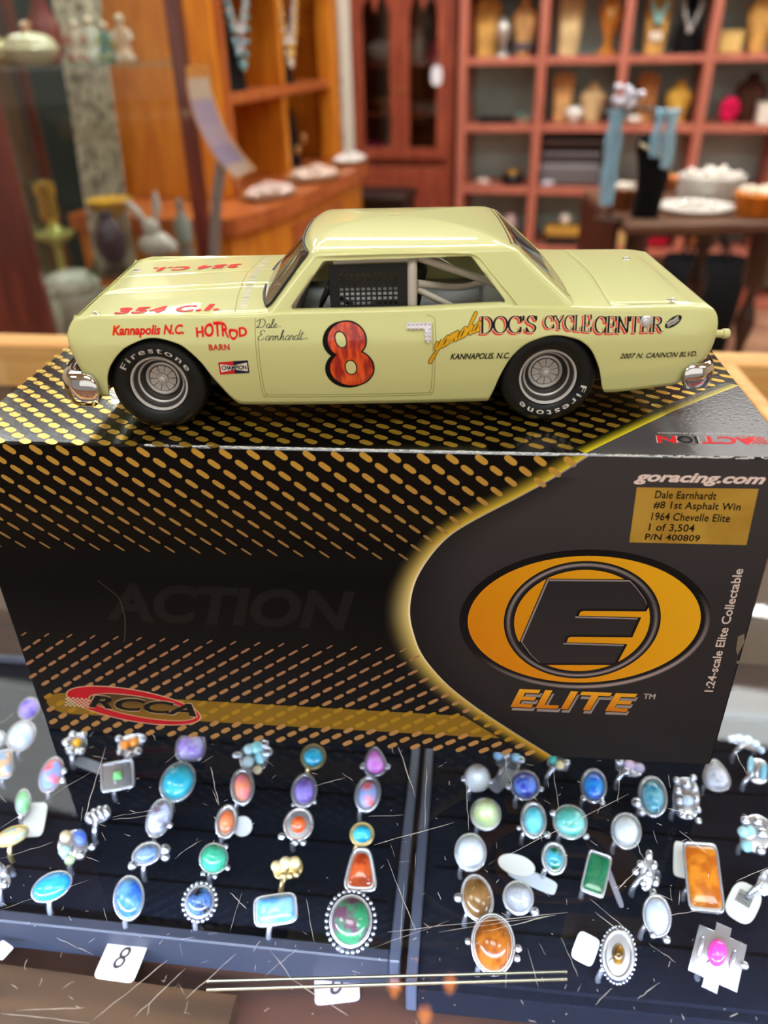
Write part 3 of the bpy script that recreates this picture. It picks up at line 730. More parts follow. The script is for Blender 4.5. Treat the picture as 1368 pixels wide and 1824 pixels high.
for ri, sgn in ((0, 1), (len(rows)-1, -1)):        # front and tail faces
    r = rows[ri]; R_ = []
    cols = [p[1] for p in r[nside-1:nn-nside+1]]; ymx = abs(cols[0])
    for j in range(nside-1):
        R_.append([(r[j][0], r[j][1]*(-c/ymx if False else -(c/ymx))*-1*-1 if False else abs(r[j][1])*(c/ymx), r[j][2]) for c in cols])
    R_.append(r[nside-1:nn-nside+1])
    m = len(cols); cv = [p for a in R_ for p in a]; cf = []
    for a in range(len(R_)-1):
        for b_ in range(m-1):
            q = (a*m+b_, a*m+b_+1, (a+1)*m+b_+1, (a+1)*m+b_); cf.append(q[::-1] if sgn > 0 else q)
    mb.add(cv, cf)
body = mb.build('car_body', M_paint, car, 45, SB)
bm = bmesh.new(); bm.from_mesh(body.data); bmesh.ops.remove_doubles(bm, verts=bm.verts, dist=2e-6); bmesh.ops.recalc_face_normals(bm, faces=bm.faces); bm.to_mesh(body.data); bm.free()
body.data.set_sharp_from_angle(angle=radians(48))
so = body.modifiers.new('thickness', 'SOLIDIFY'); so.thickness = 0.0009; so.offset = -1

# cabin: slices from the belt line up over the roof
T = [  # z, half width, windshield x at centre, corner bow, rear x at centre, rear bow
 (35.6, 36.1, 31.2, 5.0, 128.2, 1.6), (37.0, 35.75, 32.5, 4.7, 126.7, 1.5), (40, 34.95, 35.3, 4.6, 123.3, 1.4), (44, 33.85, 38.9, 4.5, 118.6, 1.3), (48, 32.75, 42.6, 4.4, 113.9, 1.2),
 (50.4, 32.0, 44.9, 4.3, 111.2, 1.1), (51.4, 31.7, 45.8, 4.2, 110.0, 1.1), (52.1, 31.0, 46.5, 4.2, 108.5, 1.0), (52.6, 29.7, 46.9, 4.1, 107.2, 1.0), (53.1, 27.4, 47.3, 4.0, 105.7, 1.0), (53.7, 24.2, 48.0, 3.8, 103.7, 1.0), (54.3, 20.6, 49.2, 3.5, 101.0, .9), (54.9, 16.6, 51.4, 3.0, 97.2, .8),
 (55.4, 12.6, 54.6, 2.4, 92.6, .6), (55.8, 8.2, 60, 1.6, 86.8, .4), (56.02, 4, 67, .8, 80.2, .2), (56.1, .3, 73.8, .05, 75.4, .02)]
cols_ = list(zip(*T)); zl = []
for i in range(len(T)-1):
    n = 10 if i < 5 else 3
    zl += [i+k/n for k in range(n)]
zl.append(len(T)-1)
FN = [pch([(i, t[c]) for i, t in enumerate(T)]) for c in range(6)]
NF, NSD = 26, 70
def outline(u):
    z, hw, xf_, bf, xr, br = [f(u) for f in FN]
    P = []
    for k in range(NF): t = -1+2*k/NF; P.append((xf_+bf*abs(t)**2.6, -t*hw))            # front, far -> near?  (t=-1 -> y=+hw)
    for k in range(NSD): t = k/NSD; P.append((xf_+bf+(xr-br-xf_-bf)*t, -hw-.35*sin(pi*t)*min(1, hw/30)))
    for k in range(NF): t = -1+2*k/NF; P.append((xr-br*abs(t)**2.6, t*hw))
    for k in range(NSD): t = k/NSD; P.append((xr-br+(xf_+bf-xr+br)*t, hw+.35*sin(pi*t)*min(1, hw/30)))
    A = np.array(P)
    for _ in range(3): A = (np.roll(A, 1, 0)+2*A+np.roll(A, -1, 0))/4
    return [(a, b, z) for a, b in A]
rings = [outline(u) for u in zl]
NP = len(rings[0])
def sdpoly(P, x, y):
    """signed distance to a polygon, negative inside"""
    d = 1e9; ins = False; n = len(P)
    for i in range(n):
        ax, ay2 = P[i]; bx, by = P[(i+1) % n]; ex, ey = bx-ax, by-ay2; wx, wy = x-ax, y-ay2
        t = min(1, max(0, (wx*ex+wy*ey)/(ex*ex+ey*ey))); dx, dy = wx-ex*t, wy-ey*t; d = min(d, dx*dx+dy*dy)
        if (ay2 > y) != (by > y) and x < (bx-ax)*(y-ay2)/(by-ay2)+ax: ins = not ins
    return -sqrt(d) if ins else sqrt(d)
def shrink(P, r):
    c = Vector((sum(p[0] for p in P)/len(P), sum(p[1] for p in P)/len(P)))
    out = []
    for i, p in enumerate(P):
        a = Vector(P[i-1]); b = Vector(P[(i+1) % len(P)]); p = Vector(p); n1 = p-a; n1 = Vector((n1.y, -n1.x)).normalized(); n2 = b-p; n2 = Vector((n2.y, -n2.x)).normalized()
        q = n1+n2; q = q/max(q.length_squared/2, .3)*r
        s = 1 if (p-q-c).length < (p+q-c).length else -1
        out.append(tuple(p-q*s))
    return out
WSIDE = shrink([(42.6, 36.9), (53.4, 49.9), (95.3, 50.5), (106.2, 37.5)], .9)
WFR = shrink([(-33.6, 36.6), (33.6, 36.6), (28.6, 51.6), (-28.6, 51.6)], 1.6)
WRR = shrink([(-31.0, 37.6), (31.0, 37.6), (27.3, 52.4), (-27.3, 52.4)], 1.6)
def ucoord(j):
    return 'F' if j < NF else ('N' if j < NF+NSD else ('R' if j < 2*NF+NSD else 'O'))
def wfun(kind):
    if kind in 'NO': return lambda p: sdpoly(WSIDE, p[0], p[2])-.9
    if kind == 'F': return lambda p: sdpoly(WFR, p[1], p[2])-1.6
    return lambda p: sdpoly(WRR, p[1], p[2])-1.6
def clip(poly, f, keep):
    """part of a 3D polygon where f>0 (keep=1) or f<0 (keep=-1)"""
    v = [f(p)*keep for p in poly]
    if min(v) >= 0: return poly
    if max(v) <= 0: return None
    out = []
    for i, p in enumerate(poly):
        q = poly[(i+1) % len(poly)]; a, b = v[i], v[(i+1) % len(poly)]
        if a >= 0: out.append(p)
        if (a > 0) != (b > 0) and abs(a-b) > 1e-12 and a*b < 0:
            lo, hi = Vector(p), Vector(q)
            for _ in range(14):
                m = (lo+hi)/2
                if (f(m)*keep >= 0) == (a >= 0): lo = m
                else: hi = m
            out.append(tuple((lo+hi)/2))
    return out if len(out) >= 3 else None
shell = MB(); gF = MB(); gR = MB()
cache = {}
for k in range(len(rings)-1):
    for j in range(NP):
        l = (j+1) % NP; poly = [rings[k][j], rings[k][l], rings[k+1][l], rings[k+1][j]]
        kind = ucoord(j)
        if poly[0][2] > 52.55: shell.add(poly, [(3, 2, 1, 0)]); continue
        f = wfun(kind)
        a = clip(poly, f, 1)
        if a: shell.add(a, [tuple(range(len(a)))[::-1]])
        if kind in 'FR':
            b = clip(poly, f, -1)
            if b: (gF if kind == 'F' else gR).add(b, [tuple(range(len(b)))[::-1]])
def weld(o, d=4e-6):
    bm = bmesh.new(); bm.from_mesh(o.data); bmesh.ops.remove_doubles(bm, verts=bm.verts, dist=d); bmesh.ops.recalc_face_normals(bm, faces=bm.faces); bm.to_mesh(o.data); bm.free()
cab = shell.build('car_roof', M_paint, car, 180, SB); weld(cab); cab.data.set_sharp_from_angle(angle=radians(38))
so = cab.modifiers.new('thickness', 'SOLIDIFY'); so.thickness = 0.0008; so.offset = -1
M_cg = glass_mat('car_glass', (0.76, 0.68, 0.68), 0.08, 1.6, .6)
ws = gF.build('windshield', M_cg, car, 180, SB); weld(ws)
rw = gR.build('rear_window', M_cg, car, 180, SB); weld(rw)
# black rubber around the two screens
def rim_loop(P, side, r, off):
    out = []; n = 160; Q = []
    per = [(Vector(P[i]), Vector(P[(i+1) % 4])) for i in range(4)]
    # rounded rectangle offset by r
    pts = []
    for i in range(4):
        p = Vector(P[i]); a = (p-Vector(P[i-1])).normalized(); b = (Vector(P[(i+1) % 4])-p).normalized()
        n1 = Vector((a.y, -a.x)); n2 = Vector((b.y, -b.x))
        for k in range(9):
            nn_ = (n1*(1-k/8)+n2*k/8).normalized(); pts.append(p+nn_*r)
        q = Vector(P[(i+1) % 4])
        for k in range(1, 16): pts.append(p+(q-p)*k/16+n2*r)
    for y, z in [(p.x, p.y) for p in pts]:
        # find slice and x
        u = np.interp(z, [FN[0](v) for v in zl], zl)
        zz, hw, xf_, bf, xr, br = [f(u) for f in FN]; t = min(1, abs(y)/hw)
        x = xf_+bf*t**2.6-off if side == 'F' else xr-br*t**2.6+off
        out.append((x, y, z+off*.8))
    return out
for side, P, nm in (('F', WFR, 'windshield_seal'), ('R', WRR, 'rear_seal')):
    mb = MB(); tube(mb, rim_loop(P, side, 1.15 if side == 'F' else 1.3, .05), .42 if side == 'F' else .22, 8, closed=True)
    mb.build(nm, M_dark if side == 'F' else mat('seal_pale', (206, 200, 140), .3), ws if side == 'F' else rw, 60, SB)
# drip rail along the roof edge, both sides
for s in (-1, 1):
    mb = MB()
    P = [(49.2, s*30.4, 49.6), (51.5, s*31.6, 50.9), (60, s*32.2, 51.4), (75, s*32.3, 51.5), (92, s*32.2, 51.3), (97, s*32.3, 50.4), (101, s*33.4, 46.2), (107.4, s*35.6, 39.2), (108.6, s*36.3, 37.6)]
    tube(mb, [p for p in catmull(P, 6)], .33, 8)
    mb.build('drip_rail', M_paint, car, 60, SB)

# floor pan, wheel wells, interior
mb = MB(); box(mb, -17, 161, -30, 30, 11.5, 26, 1)
mb.build('underbody', M_dark, car, 30, SB)
mb = MB(); box(mb, 38, 122, -32.5, 32.5, 26.01, 27.2, .3); box(mb, 108, 122, -32, 32, 27.3, 35.6, .8); box(mb, 36, 39.5, -33, 33, 27.3, 35.9, .5); mb.build('interior_tub', M_int, car, 30, SB)
mb = MB(); box(mb, 39.6, 45, -31, 31, 31, 36.2, 1.2); mb.build('dashboard', mat('dash_grey', (60, 58, 56), .6), car, 30, SB)
seat = MB(); box(seat, 66, 80, -20, -5, 27.3, 31, 1.5); Ms = Matrix.Translation((78.5, 0, 31)) @ Matrix.Rotation(radians(12), 4, 'Y'); box(seat, -2, 2.5, -19.5, -5.5, -1, 14.5, 1.5, 0, Ms)
seat.build('seat', mat('seat_black', (24, 24, 25), .6), car, 30, SB)
swh = MB(); Mw = Matrix.Translation((52.3, -14.5, 36.2)) @ Matrix.Rotation(radians(-62), 4, 'Y')
tube(swh, [(6.4*cos(t*2*pi/32), 6.4*sin(t*2*pi/32), 0) for t in range(32)], .62, 8, closed=True, M=Mw)
for a in (90, 210, 330): tube(swh, [(0, 0, -.6), (6.2*cos(radians(a)), 6.2*sin(radians(a)), 0)], .45, 6, M=Mw)
tube(swh, [(0, 0, -.4), (0, 0, -9)], .7, 8, M=Mw)
swh.build('steering_wheel', M_dark, car, 50, SB)
M_cage = mat('cage_grey', (186, 178, 166), 0.4, coat=.3)
cage = MB()
def pipe(P, r=1.25, sm=6): tube(cage, catmull(P, sm) if len(P) > 2 else P, r, 10)
for s in (-1, 1):
    pipe([(78.6, s*31.9, 27.3), (78.6, s*31.6, 40), (78.6, s*30.2, 48.0), (78.6, s*26.5, 50.2)], 1.5)
    pipe([(78, s*29.6, 49.3), (66, s*29.8, 49.3), (56, s*29.9, 49.0)], .9)
    pipe([(79, s*27.5, 50.2), (60, s*28.0, 50.2), (53, s*28.2, 49.2), (44, s*30.5, 38), (42.5, s*31, 30)], 1.1)
    pipe([(80, s*28, 49.5), (104, s*24, 40), (113, s*20, 33.8)], 1.15, 4)
pipe([(78.6, -27, 50.1), (78.6, 0, 50.8), (78.6, 27, 50.1)], 1.35)
pipe([(80, -29.5, 42.3), (96, -18, 38.0), (112, -6, 41.0)], 1.1)
pipe([(80, -29, 40.5), (98, -26, 30.5)], 1.0)
pipe([(80, 29, 40.5), (98, 26, 30.5)], 1.0)
cage.build('roll_cage', M_cage, car, 60, SB)
mb = MB(); tube(mb, [(108+.0*k, 21+9.5*cos(2*pi*k/40), 34+9.5*sin(2*pi*k/40)) for k in range(40)], .9, 8, closed=True)
mb.build('wheel_tub', mat('tub_pale', (168, 170, 168), .4), car, 60, SB)
mb = MB(); box(mb, 100.5, 107.5, -22, -8, 31.5, 38.6, .8); box(mb, 102, 104, -16, -13, 38.7, 40.2, .4); mb.build('fuel_cell', mat('cell_white', (206, 212, 216), .4), car, 30, SB)
# window net with square holes
net = MB(); n0, n1, z0, z1 = 54.6, 77.2, 36.4, 48.4
def netp(x, z): return (x, -32.7-(36-z)*.0+(z-36.4)*.12, z)
hx0, hx1, hz0, hz1, nx, nz = 57.3, 74.6, 37.0, 46.3, 11, 7
xs = [n0+(hx0-n0)*0]+[hx0]; cell = (hx1-hx0)/nx; cz = (hz1-hz0)/nz
gx = [n0]; gz = [z0]
for i in range(nx): gx += [hx0+cell*i+cell*.2, hx0+cell*i+cell*.82]
for i in range(nz): gz += [hz0+cz*i+cz*.2, hz0+cz*i+cz*.82]
gx.append(n1); gz.append(z1)
for i in range(len(gx)-1):
    for j in range(len(gz)-1):
        if i % 2 == 1 and j % 2 == 1: continue
        net.add([netp(gx[i], gz[j]), netp(gx[i+1], gz[j]), netp(gx[i+1], gz[j+1]), netp(gx[i], gz[j+1])], [(0, 1, 2, 3)])
no = net.build('window_net', mat('net_black', (14, 11, 12), .75), car, None, SB); weld(no)
so = no.modifiers.new('thickness', 'SOLIDIFY'); so.thickness = 0.0004

# wheels
M_tyre = mat('tyre_rubber', (18, 18, 19), 0.46, spec=.35); M_rim = mat('rim_grey', (200, 195, 191), 0.4, metal=.15); M_rimd = mat('rim_dark', (64, 60, 57), 0.5, metal=.3); M_white = flat((206, 202, 194))
def make_wheel(name='wheel'):
    w = bpy.data.objects.new(name, None); COL.objects.link(w); w.parent = car
    Mx = Matrix.Rotation(radians(90), 4, 'X')     # lathe axis -> -y
    tp = [(9.0, -6), (12.5, -6), (14.0, -5.2), (14.62, -3.8)]
    for k in range(9): tp += [(14.7, -3.4+k*.75), (14.7, -2.95+k*.75)]
    tp += [(14.62, 3.7), (14.3, 4.7), (13.7, 5.4), (12.9, 5.85), (11.6, 6.1), (10.2, 5.9), (9.2, 5.3), (8.75, 4.6), (8.6, 3.6)]
    m = MB(); lathe(m, tp, 72, Mx, cap=False); ty = m.build('tyre', M_tyre, w, 35, SB)
    m = MB(); lathe(m, [(8.9, 3.4), (8.85, 4.6), (8.6, 5.0), (8.2, 4.9), (7.95, 4.2)], 64, Mx, cap=False)
    rim = m.build('rim', M_rim, w, 40, SB)
    m = MB(); lathe(m, [(7.96, 4.25), (7.6, 2.6), (7.2, 2.2)], 64, Mx, cap=False); lathe(m, [(6.55, 1.9), (6.1, .2), (5.3, -.4)], 64, Mx, cap=False); m.build('rim_well', M_rimd, rim, 40, SB)
    m = MB(); lathe(m, [(7.2, 2.15), (6.95, 2.35), (6.55, 1.9)], 64, Mx, cap=False); lathe(m, [(5.45, -.5), (5.2, .35), (4.75, .5), (4.4, .1), (4.3, -.4)], 64, Mx, cap=False); m.build('rim_step', M_rim, rim, 40, SB)
    m = MB(); lathe(m, [(4.35, -.6), (0.01, -.6)], 48, Mx, cap=False); m.build('hub_gap', M_dark, rim, 40, SB)
    hub = MB()
    for k in range(10):
        a0, a1 = radians(36*k+2), radians(36*k+34); ri, ro_ = 1.75, 4.05
        h = .05 if k % 2 else -.06
        P = [(ri*cos(a0), ri*sin(a0))]+[(ro_*cos(a0+(a1-a0)*t), ro_*sin(a0+(a1-a0)*t)) for t in (0, .33, .67, 1)]+[(ri*cos(a1), ri*sin(a1))]
        prism(hub, P, -.58, h, Mx)
        if k % 2: lathe(hub, [(.42, .05), (.42, .3), (.2, .34)], 8, Mx @ Matrix.Translation((3*cos((a0+a1)/2), 3*sin((a0+a1)/2), 0)))
    lathe(hub, [(1.7, -.55), (1.7, .45), (1.45, .7), (1.2, .75), (1.15, 1.2), (.8, 1.5), (0.01, 1.62)], 32, Mx, cap=False)
    hub.build('hub', M_rim, rim, 35, SB)
    m = MB()
    vs, fsx = text2d('Firestone', 0, 1.35); q = fit(vs, 0, 1, 0, 1); fsx = list(fsx)
    for db in (0, .1, -.1):
        vv = []
        for x, y in q:
            a = radians(150-x*124)+db/11.5; r = 10.3+y*1.85
            yy = 6.2 - ((r-11.4)**2)*.17+.06
            vv.append((r*cos(a), -yy, r*sin(a)))
        m.add(vv, fsx)
    m.build('tyre_lettering', M_white, ty, None, SB)
    return w
def copy_tree(o, parent):
    c = o.copy(); COL.objects.link(c); c.parent = parent
    for ch in [x for x in bpy.data.objects if x.parent == o]: copy_tree(ch, c)
    return c
SB2 = SB
w0 = make_wheel(); w0.location = (1.2*SB, -30.2*SB, 14.7*SB)
w1 = copy_tree(w0, car); w1.location = (119.6*SB, -30.4*SB, 14.7*SB); w1.rotation_euler = (0, radians(163), 0)
w2 = copy_tree(w0, car); w2.location = (1.2*SB, 30.2*SB, 14.7*SB); w2.rotation_euler = (0, radians(40), pi)
w3 = copy_tree(w0, car); w3.location = (119.6*SB, 30.4*SB, 14.7*SB); w3.rotation_euler = (0, radians(-80), pi)
mb = MB(); tube(mb, [(1.2, -25, 14.7), (1.2, 25, 14.7)], 1.2, 10); tube(mb, [(119.6, -25, 14.7), (119.6, 25, 14.7)], 1.2, 10); mb.build('axle', M_dark, car, 40, SB)

# bumpers: one wrap-round chrome bar at each end
def bumper(xc, sgn, name, prof, yb):
    """path wraps the corner; prof = section (outward, z)"""
    path = []
    for s in (-1, 1):
        pts = [(xc+sgn*(-7.6), s*(yb+.1)), (xc+sgn*(-4.4), s*(yb+.35)), (xc+sgn*(-1.5), s*(yb-.1)), (xc+sgn*.6, s*(yb-2.0)), (xc+sgn*1.8, s*(yb-6)), (xc+sgn*2.3, s*(yb-14))]
        path.append(pts)
    P = path[0]+[(xc+sgn*2.5, 0)]+path[1][::-1]
    P = [Vector((p[0], p[1], 0)) for p in catmull([(a, b, 0) for a, b in P], 5)]
    rr = []
    for i, p in enumerate(P):
        d = (P[min(i+1, len(P)-1)]-P[max(i-1, 0)]).normalized(); nrm = Vector((d.y, -d.x, 0))*(-sgn if True else 1)
        if nrm.dot(p-Vector((xc-sgn*30, 0, 0))) < 0: nrm = -nrm
        e = min(i, len(P)-1-i); k = 1.0 if e > 3 else (.55, .8, .92, .98)[e]
        rr.append([tuple(p+nrm*o+Vector((0, 0, 1))*(zc*k+(1-k)*.2)) for o, zc in prof])
    m = MB(); loft(m, rr); o = m.build(name, M_chrome, car, 50, SB); weld(o, 1e-6); o.data.set_sharp_from_angle(angle=radians(50)); return o
fb = bumper(-23.0, -1, 'front_bumper', [(-1.2, -5.3), (1.2, -5.3), (2.3, -4.6), (2.8, -2), (3.1, .6), (3.0, 2.8), (2.3, 4.5), (1.0, 5.3), (-1.2, 5.2)], 36.6); fb.location = (-1.2*SB, 0, 14.4*SB)
rb = bumper(167.5, 1, 'rear_bumper', [(-1.2, -4.0), (.4, -3.8), (1.1, -2.0), (1.2, .8), (.9, 2.8), (.3, 3.7), (-.4, 4.0), (-1.2, 3.9)], 37.2); rb.location = (0, 0, 15.0*SB)
mb = MB(); tube(mb, [(-15.5, -33, 12.6), (-12.5, -31, 14.6)], .5, 6); mb.build('front_bracket', M_chrome, car, 40, SB)
mb = MB(); Mx = Matrix.Rotation(radians(90), 4, 'Y')
lathe(mb, [(1.15, 165), (1.15, 171.8), (1.5, 172.1), (1.5, 173.6), (1.2, 174), (.01, 174.1)], 20, Matrix.Translation((0, -30, 25.6)) @ Mx); mb.build('filler_pipe', M_paint, car, 40, SB)
# headlights, grille and tail lamps round the ends
mb = MB()
for y in (-29.5, -22.5, 22.5, 29.5): lathe(mb, [(2.7, 22.6), (2.7, 23.7), (2.3, 24.0), (1.5, 24.3), (.01, 24.5)], 24, Matrix.Translation((0, y, 27)) @ Matrix.Rotation(radians(-90), 4, 'Y'))
mb.build('headlight', mat('lamp_glass', (214, 216, 212), .1, coat=1), car, 40, SB)
mb = MB(); box(mb, -23.9, -22.8, -18.5, 18.5, 24, 30.4, .3)
for k in range(6): box(mb, -24.2, -23.85, -18, 18, 24.6+k*1.0, 25.1+k*1.0)
mb.build('grille', M_chrome, car, 30, SB)
mb = MB()
for s in (-1, 1): box(mb, 167.6, 168.5, s*26-7, s*26+7, 22.5, 28.5, .4)
mb.build('tail_lamp', mat('lamp_red', (150, 18, 16), .2, coat=1), car, 30, SB)
# pins on bonnet and boot
for x, y in ((-15.0, -31.6), (-16.0, 17.5), (154.4, -31.6), (153.4, 15.6)):
    z = topz(x, y); mb = MB(); lathe(mb, [(1.35, -.15), (1.35, .12), (1.1, .2), (.75, .22), (.7, .7), (.4, .9), (.01, .92)], 20, Matrix.Translation((x, y, z))); mb.build('bonnet_pin', M_chrome, car, 40, SB)
# cap on the rear quarter
mb = MB(); Mc = Matrix.Translation((146.0, sidey(146, 32.2)+.12, 32.2)) @ Matrix.Rotation(radians(90), 4, 'X')
lathe(mb, [(1.75, 0), (1.75, .5), (1.45, .75), (1.25, .6), (1.2, .8), (.9, 1.15), (.01, 1.25)], 28, Mc); mb.build('filler_cap', mat('cap_silver', (226, 228, 230), .35, metal=.5), car, 40, SB)
# riveted hasp on the door
M_hasp = mat('hasp_silver', (230, 226, 236), .32, metal=.5)
def SD(x, z, o=.08): return (x, sidey(x, z)-o-NUD[0], z)
mb = MB(); P = [(76.8, 31.6), (76.8, 33.3), (83.9, 33.3), (84.0, 29.0), (83.2, 27.6), (82.2, 28.2), (82.0, 31.6)]
n = len(P); mb.add([SD(x, z, .02) for x, z in P]+[SD(x, z, .5) for x, z in P], [tuple(range(n, 2*n))]+[(i, (i+1) % n, n+(i+1) % n, n+i) for i in range(n)])
hs = mb.build('door_hasp', M_hasp, car, 30, SB); mb = MB()
for x, z in [(77.4+1.2*k, 33.0) for k in range(6)]+[(77.4+1.2*k, 31.9) for k in range(4)]+[(83.5, 31.8-1.1*k) for k in range(4)]+[(82.5, 30.8-1.1*k) for k in range(3)]:
    p = SD(x, z, .5); sphere(mb, p, .42, 8, 6)
mb.build('rivet', M_hasp, hs, 60, SB)

# panel gaps
gap = mat('panel_gap', (150, 142, 84), .5)
mb = MB()
def sline(P, w, mp): ribbon(mb, [(p.x, p.y) for p in catmull([(a, b, 0) for a, b in P], 8)], lambda a: w, mp)
for o in (0, .75):
    rc = [(33.0+o, 35.3), (32.7+o, 30), (32.6+o, 20), (32.8+o, 12.6+o), (33.5+o, 10.9+o), (35+o, 10.6+o), (60, 10.3+o), (82, 10.4+o), (84.2-o, 10.9+o), (84.9-o, 12.4+o), (85.2-o, 24), (85.1-o, 33.0), (84.2-o, 34.7), (82.5, 35.2)]
    if o: rc = rc[1:-2]
    sline(rc, .09, lambda x, z: SD(x, z, .03))
mb.build('door_gap', gap, car, None, SB)
mb = MB()
def tl(P, w): ribbon(mb, P, lambda a: w, lambda x, y: (xwarp(x, 36), y, topz(x, y)+.05))
tl([(26.9-1.9*(1-(t/34.2)**2)*1.1, t) for t in np.linspace(-34.2, 34.2, 61)], .16)
for s in (-1, 1): tl([(x, s*34.2) for x in np.linspace(-18, 26.9, 40)], .12)
tl([(135.9+1.0*(1-(t/33)**2), t) for t in np.linspace(-33, 33, 61)], .13)
for s in (-1, 1): tl([(x, s*33.3) for x in np.linspace(136, 160, 30)], .12)
mb.build('lid_gap', gap, car, None, SB)
mb = MB()   # cowl vent strip
vs = []; fs = []; P = np.linspace(-31, 31, 50)
for t in P:
    for k, dx in enumerate((0, 2.2)): 
        x = 27.9+dx-1.6*(1-(t/34)**2); vs.append((x, t, topz(x, t)+.04))
fs = [(2*i, 2*i+1, 2*i+3, 2*i+2) for i in range(49)]; mb.add(vs, fs)
mb.build('cowl_vent', mat('vent_pale', (214, 214, 178), .35, col2=(176, 176, 132), scale=900, stretch=(.05, 1, 1), coat=.4), car, None, SB)

# ---------------------------------------------------------------- painted lettering
red = flat((222, 30, 34)); blk = flat((20, 16, 16)); orange = flat((226, 116, 40)); M_lm = None
def lay(name, m, fn, o):
    mb = MB(); fn(mb, lambda x, z: SD(x, z, o)); return mb.build(name, m, car, None, SB)
def HD(x, y, o=.14): return (xwarp(x, 36), y, topz(x, y)+o+NUD[0])
for s in (0, 1):
    mb = MB()
    mp = (lambda x, y: HD(x, y)) if s == 0 else (lambda x, y: HD(13.0-x-2.2, -10.2-y-1.0))
    for t, a, b in (('354', -9.4, 5.4), ('C.I.', 8.6, 21.6)):
        [letters(mb, t, a+dx, b+dx, -32.2+dy, -26.6+dy, mp, 0, .45, .12, 1.18) for dx, dy in ((0, 0), (.2, 0), (-.2, 0), (0, .1), (0, -.1))]
    mb.build('hood_lettering', red, car, None, SB)
lay('town_lettering', mat('shade_yellow', (236, 190, 90), .35, coat=.3), lambda mb, mp: letters(mb, 'Kannapolis N.C.', -9.3, 12.2, 30.2, 34.0, mp, 0, .42, .28), .06)
lay('town_lettering', red, lambda mb, mp: letters(mb, 'Kannapolis N.C.', -9.0, 12.0, 30.4, 33.9, mp, 0, .2, .28), .10)
hump = lambda x, z: (x, 30.1+(z-30)*(.82+.52*math.exp(-((x-21.9)/3.8)**2)) - 1.0*math.exp(-((x-26.2)/1.5)**2))
lay('garage_lettering', flat((240, 190, 120)), lambda mb, mp: letters(mb, 'HOTROD', 15.3, 30.6, 30.0, 33.6, mp, 0, .55, 0, 1, hump, 1.2), .06)
lay('garage_lettering', red, lambda mb, mp: letters(mb, 'HOTROD', 15.5, 30.4, 30.2, 33.4, mp, 0, .38, 0, 1, hump, 1.2), .10)
lay('garage_lettering', flat((206, 50, 44)), lambda mb, mp: letters(mb, 'BARN', 18.8, 24.9, 26.4, 28.2, mp, 0, .2, 0, 1.1), .10)
# plug-maker patch
def quad(P): return lambda mb, mp: mb.add([mp(x, z) for x, z in P], [tuple(range(len(P)))])
lay('plug_patch', flat((40, 34, 60)), quad([(25.2, 22.9), (29.8, 23.1), (29.8, 19.0), (25.2, 18.8)]), .06)
lay('plug_patch', flat((206, 40, 44)), quad([(20.9, 22.6), (25.4, 22.9), (25.4, 18.8), (20.9, 18.6)]), .065)
lay('plug_patch', flat((240, 234, 220)), quad([(21.4, 22.0), (25.2, 21.5), (29.4, 22.4), (29.4, 19.6), (25.2, 20.2), (21.4, 19.3)]), .09)
lay('plug_patch', blk, lambda mb, mp: letters(mb, 'CHAMPION', 21.7, 29.1, 20.1, 21.6, mp, 0, .14, 0, 1, lambda x, z: (x, z+.015*(x-25))), .12)
lay('driver_lettering', flat((52, 54, 62)), lambda mb, mp: (pen(mb, SCR, 'Dale-', 33.2, 40.4, 32.5, 34.9, mp, .11, .05, shear=.25), pen(mb, SCR, 'Earnhardt-', 33.0, 48.0, 29.1, 31.9, mp, .11, .05, shear=.25)), .08)
# big door number
M8 = mat('number_red', (240, 88, 30), .3, coat=.8, col2=(160, 22, 20), scale=380, stretch=(1.5, 1, .4), ramp=(.40, .62), detail=2)
c8 = [(59.3, 28.7, 5.5, 5.1), (60.4, 20.0, 6.4, 5.7)]
def blob(d, ox=0, oz=0):
    def f(mb, mp):
        for cx, cz, a, b in c8:
            P = [(cx+(a+d)*cos(t*2*pi/48)*k/4+ox, cz+(b+d)*sin(t*2*pi/48)*k/4+oz) for k in range(1, 5) for t in range(48)]
            vs = [mp(cx+ox, cz+oz)]+[mp(*p) for p in P]; fs = [(0, 1+t, 1+(t+1) % 48) for t in range(48)]
            fs += [(1+k*48+t, 1+(k+1)*48+t, 1+(k+1)*48+(t+1) % 48, 1+k*48+(t+1) % 48) for k in range(3) for t in range(48)]
            mb.add(vs, fs)
    return f
def holes(d):
    def f(mb, mp):
        for cx, cz, a, b, r in ((57.6, 28.9, 1.4, 2.2, .3), (60.2, 20.3, 1.5, 2.1, .12)):
            Q = [sell((a+d)*k/4, (b+d)*k/4, 28, 2.2, cx, cz, r) for k in range(1, 5)]; vs = [mp(cx, cz)]+[mp(*p) for q in Q for p in q]
            mb.add(vs, [(0, 1+t, 1+(t+1) % 28) for t in range(28)]+[(1+k*28+t, 1+(k+1)*28+t, 1+(k+1)*28+(t+1) % 28, 1+k*28+(t+1) % 28) for k in range(3) for t in range(28)])
    return f
lay('race_number', blk, blob(.55, -1.0, -.3), .06); lay('race_number', blk, blob(.45), .08); lay('race_number', M8, blob(0), .11)
lay('race_number', blk, holes(.35), .14); lay('race_number', mat('number_hole', (213, 214, 149), .32, coat=.6), holes(0), .17)
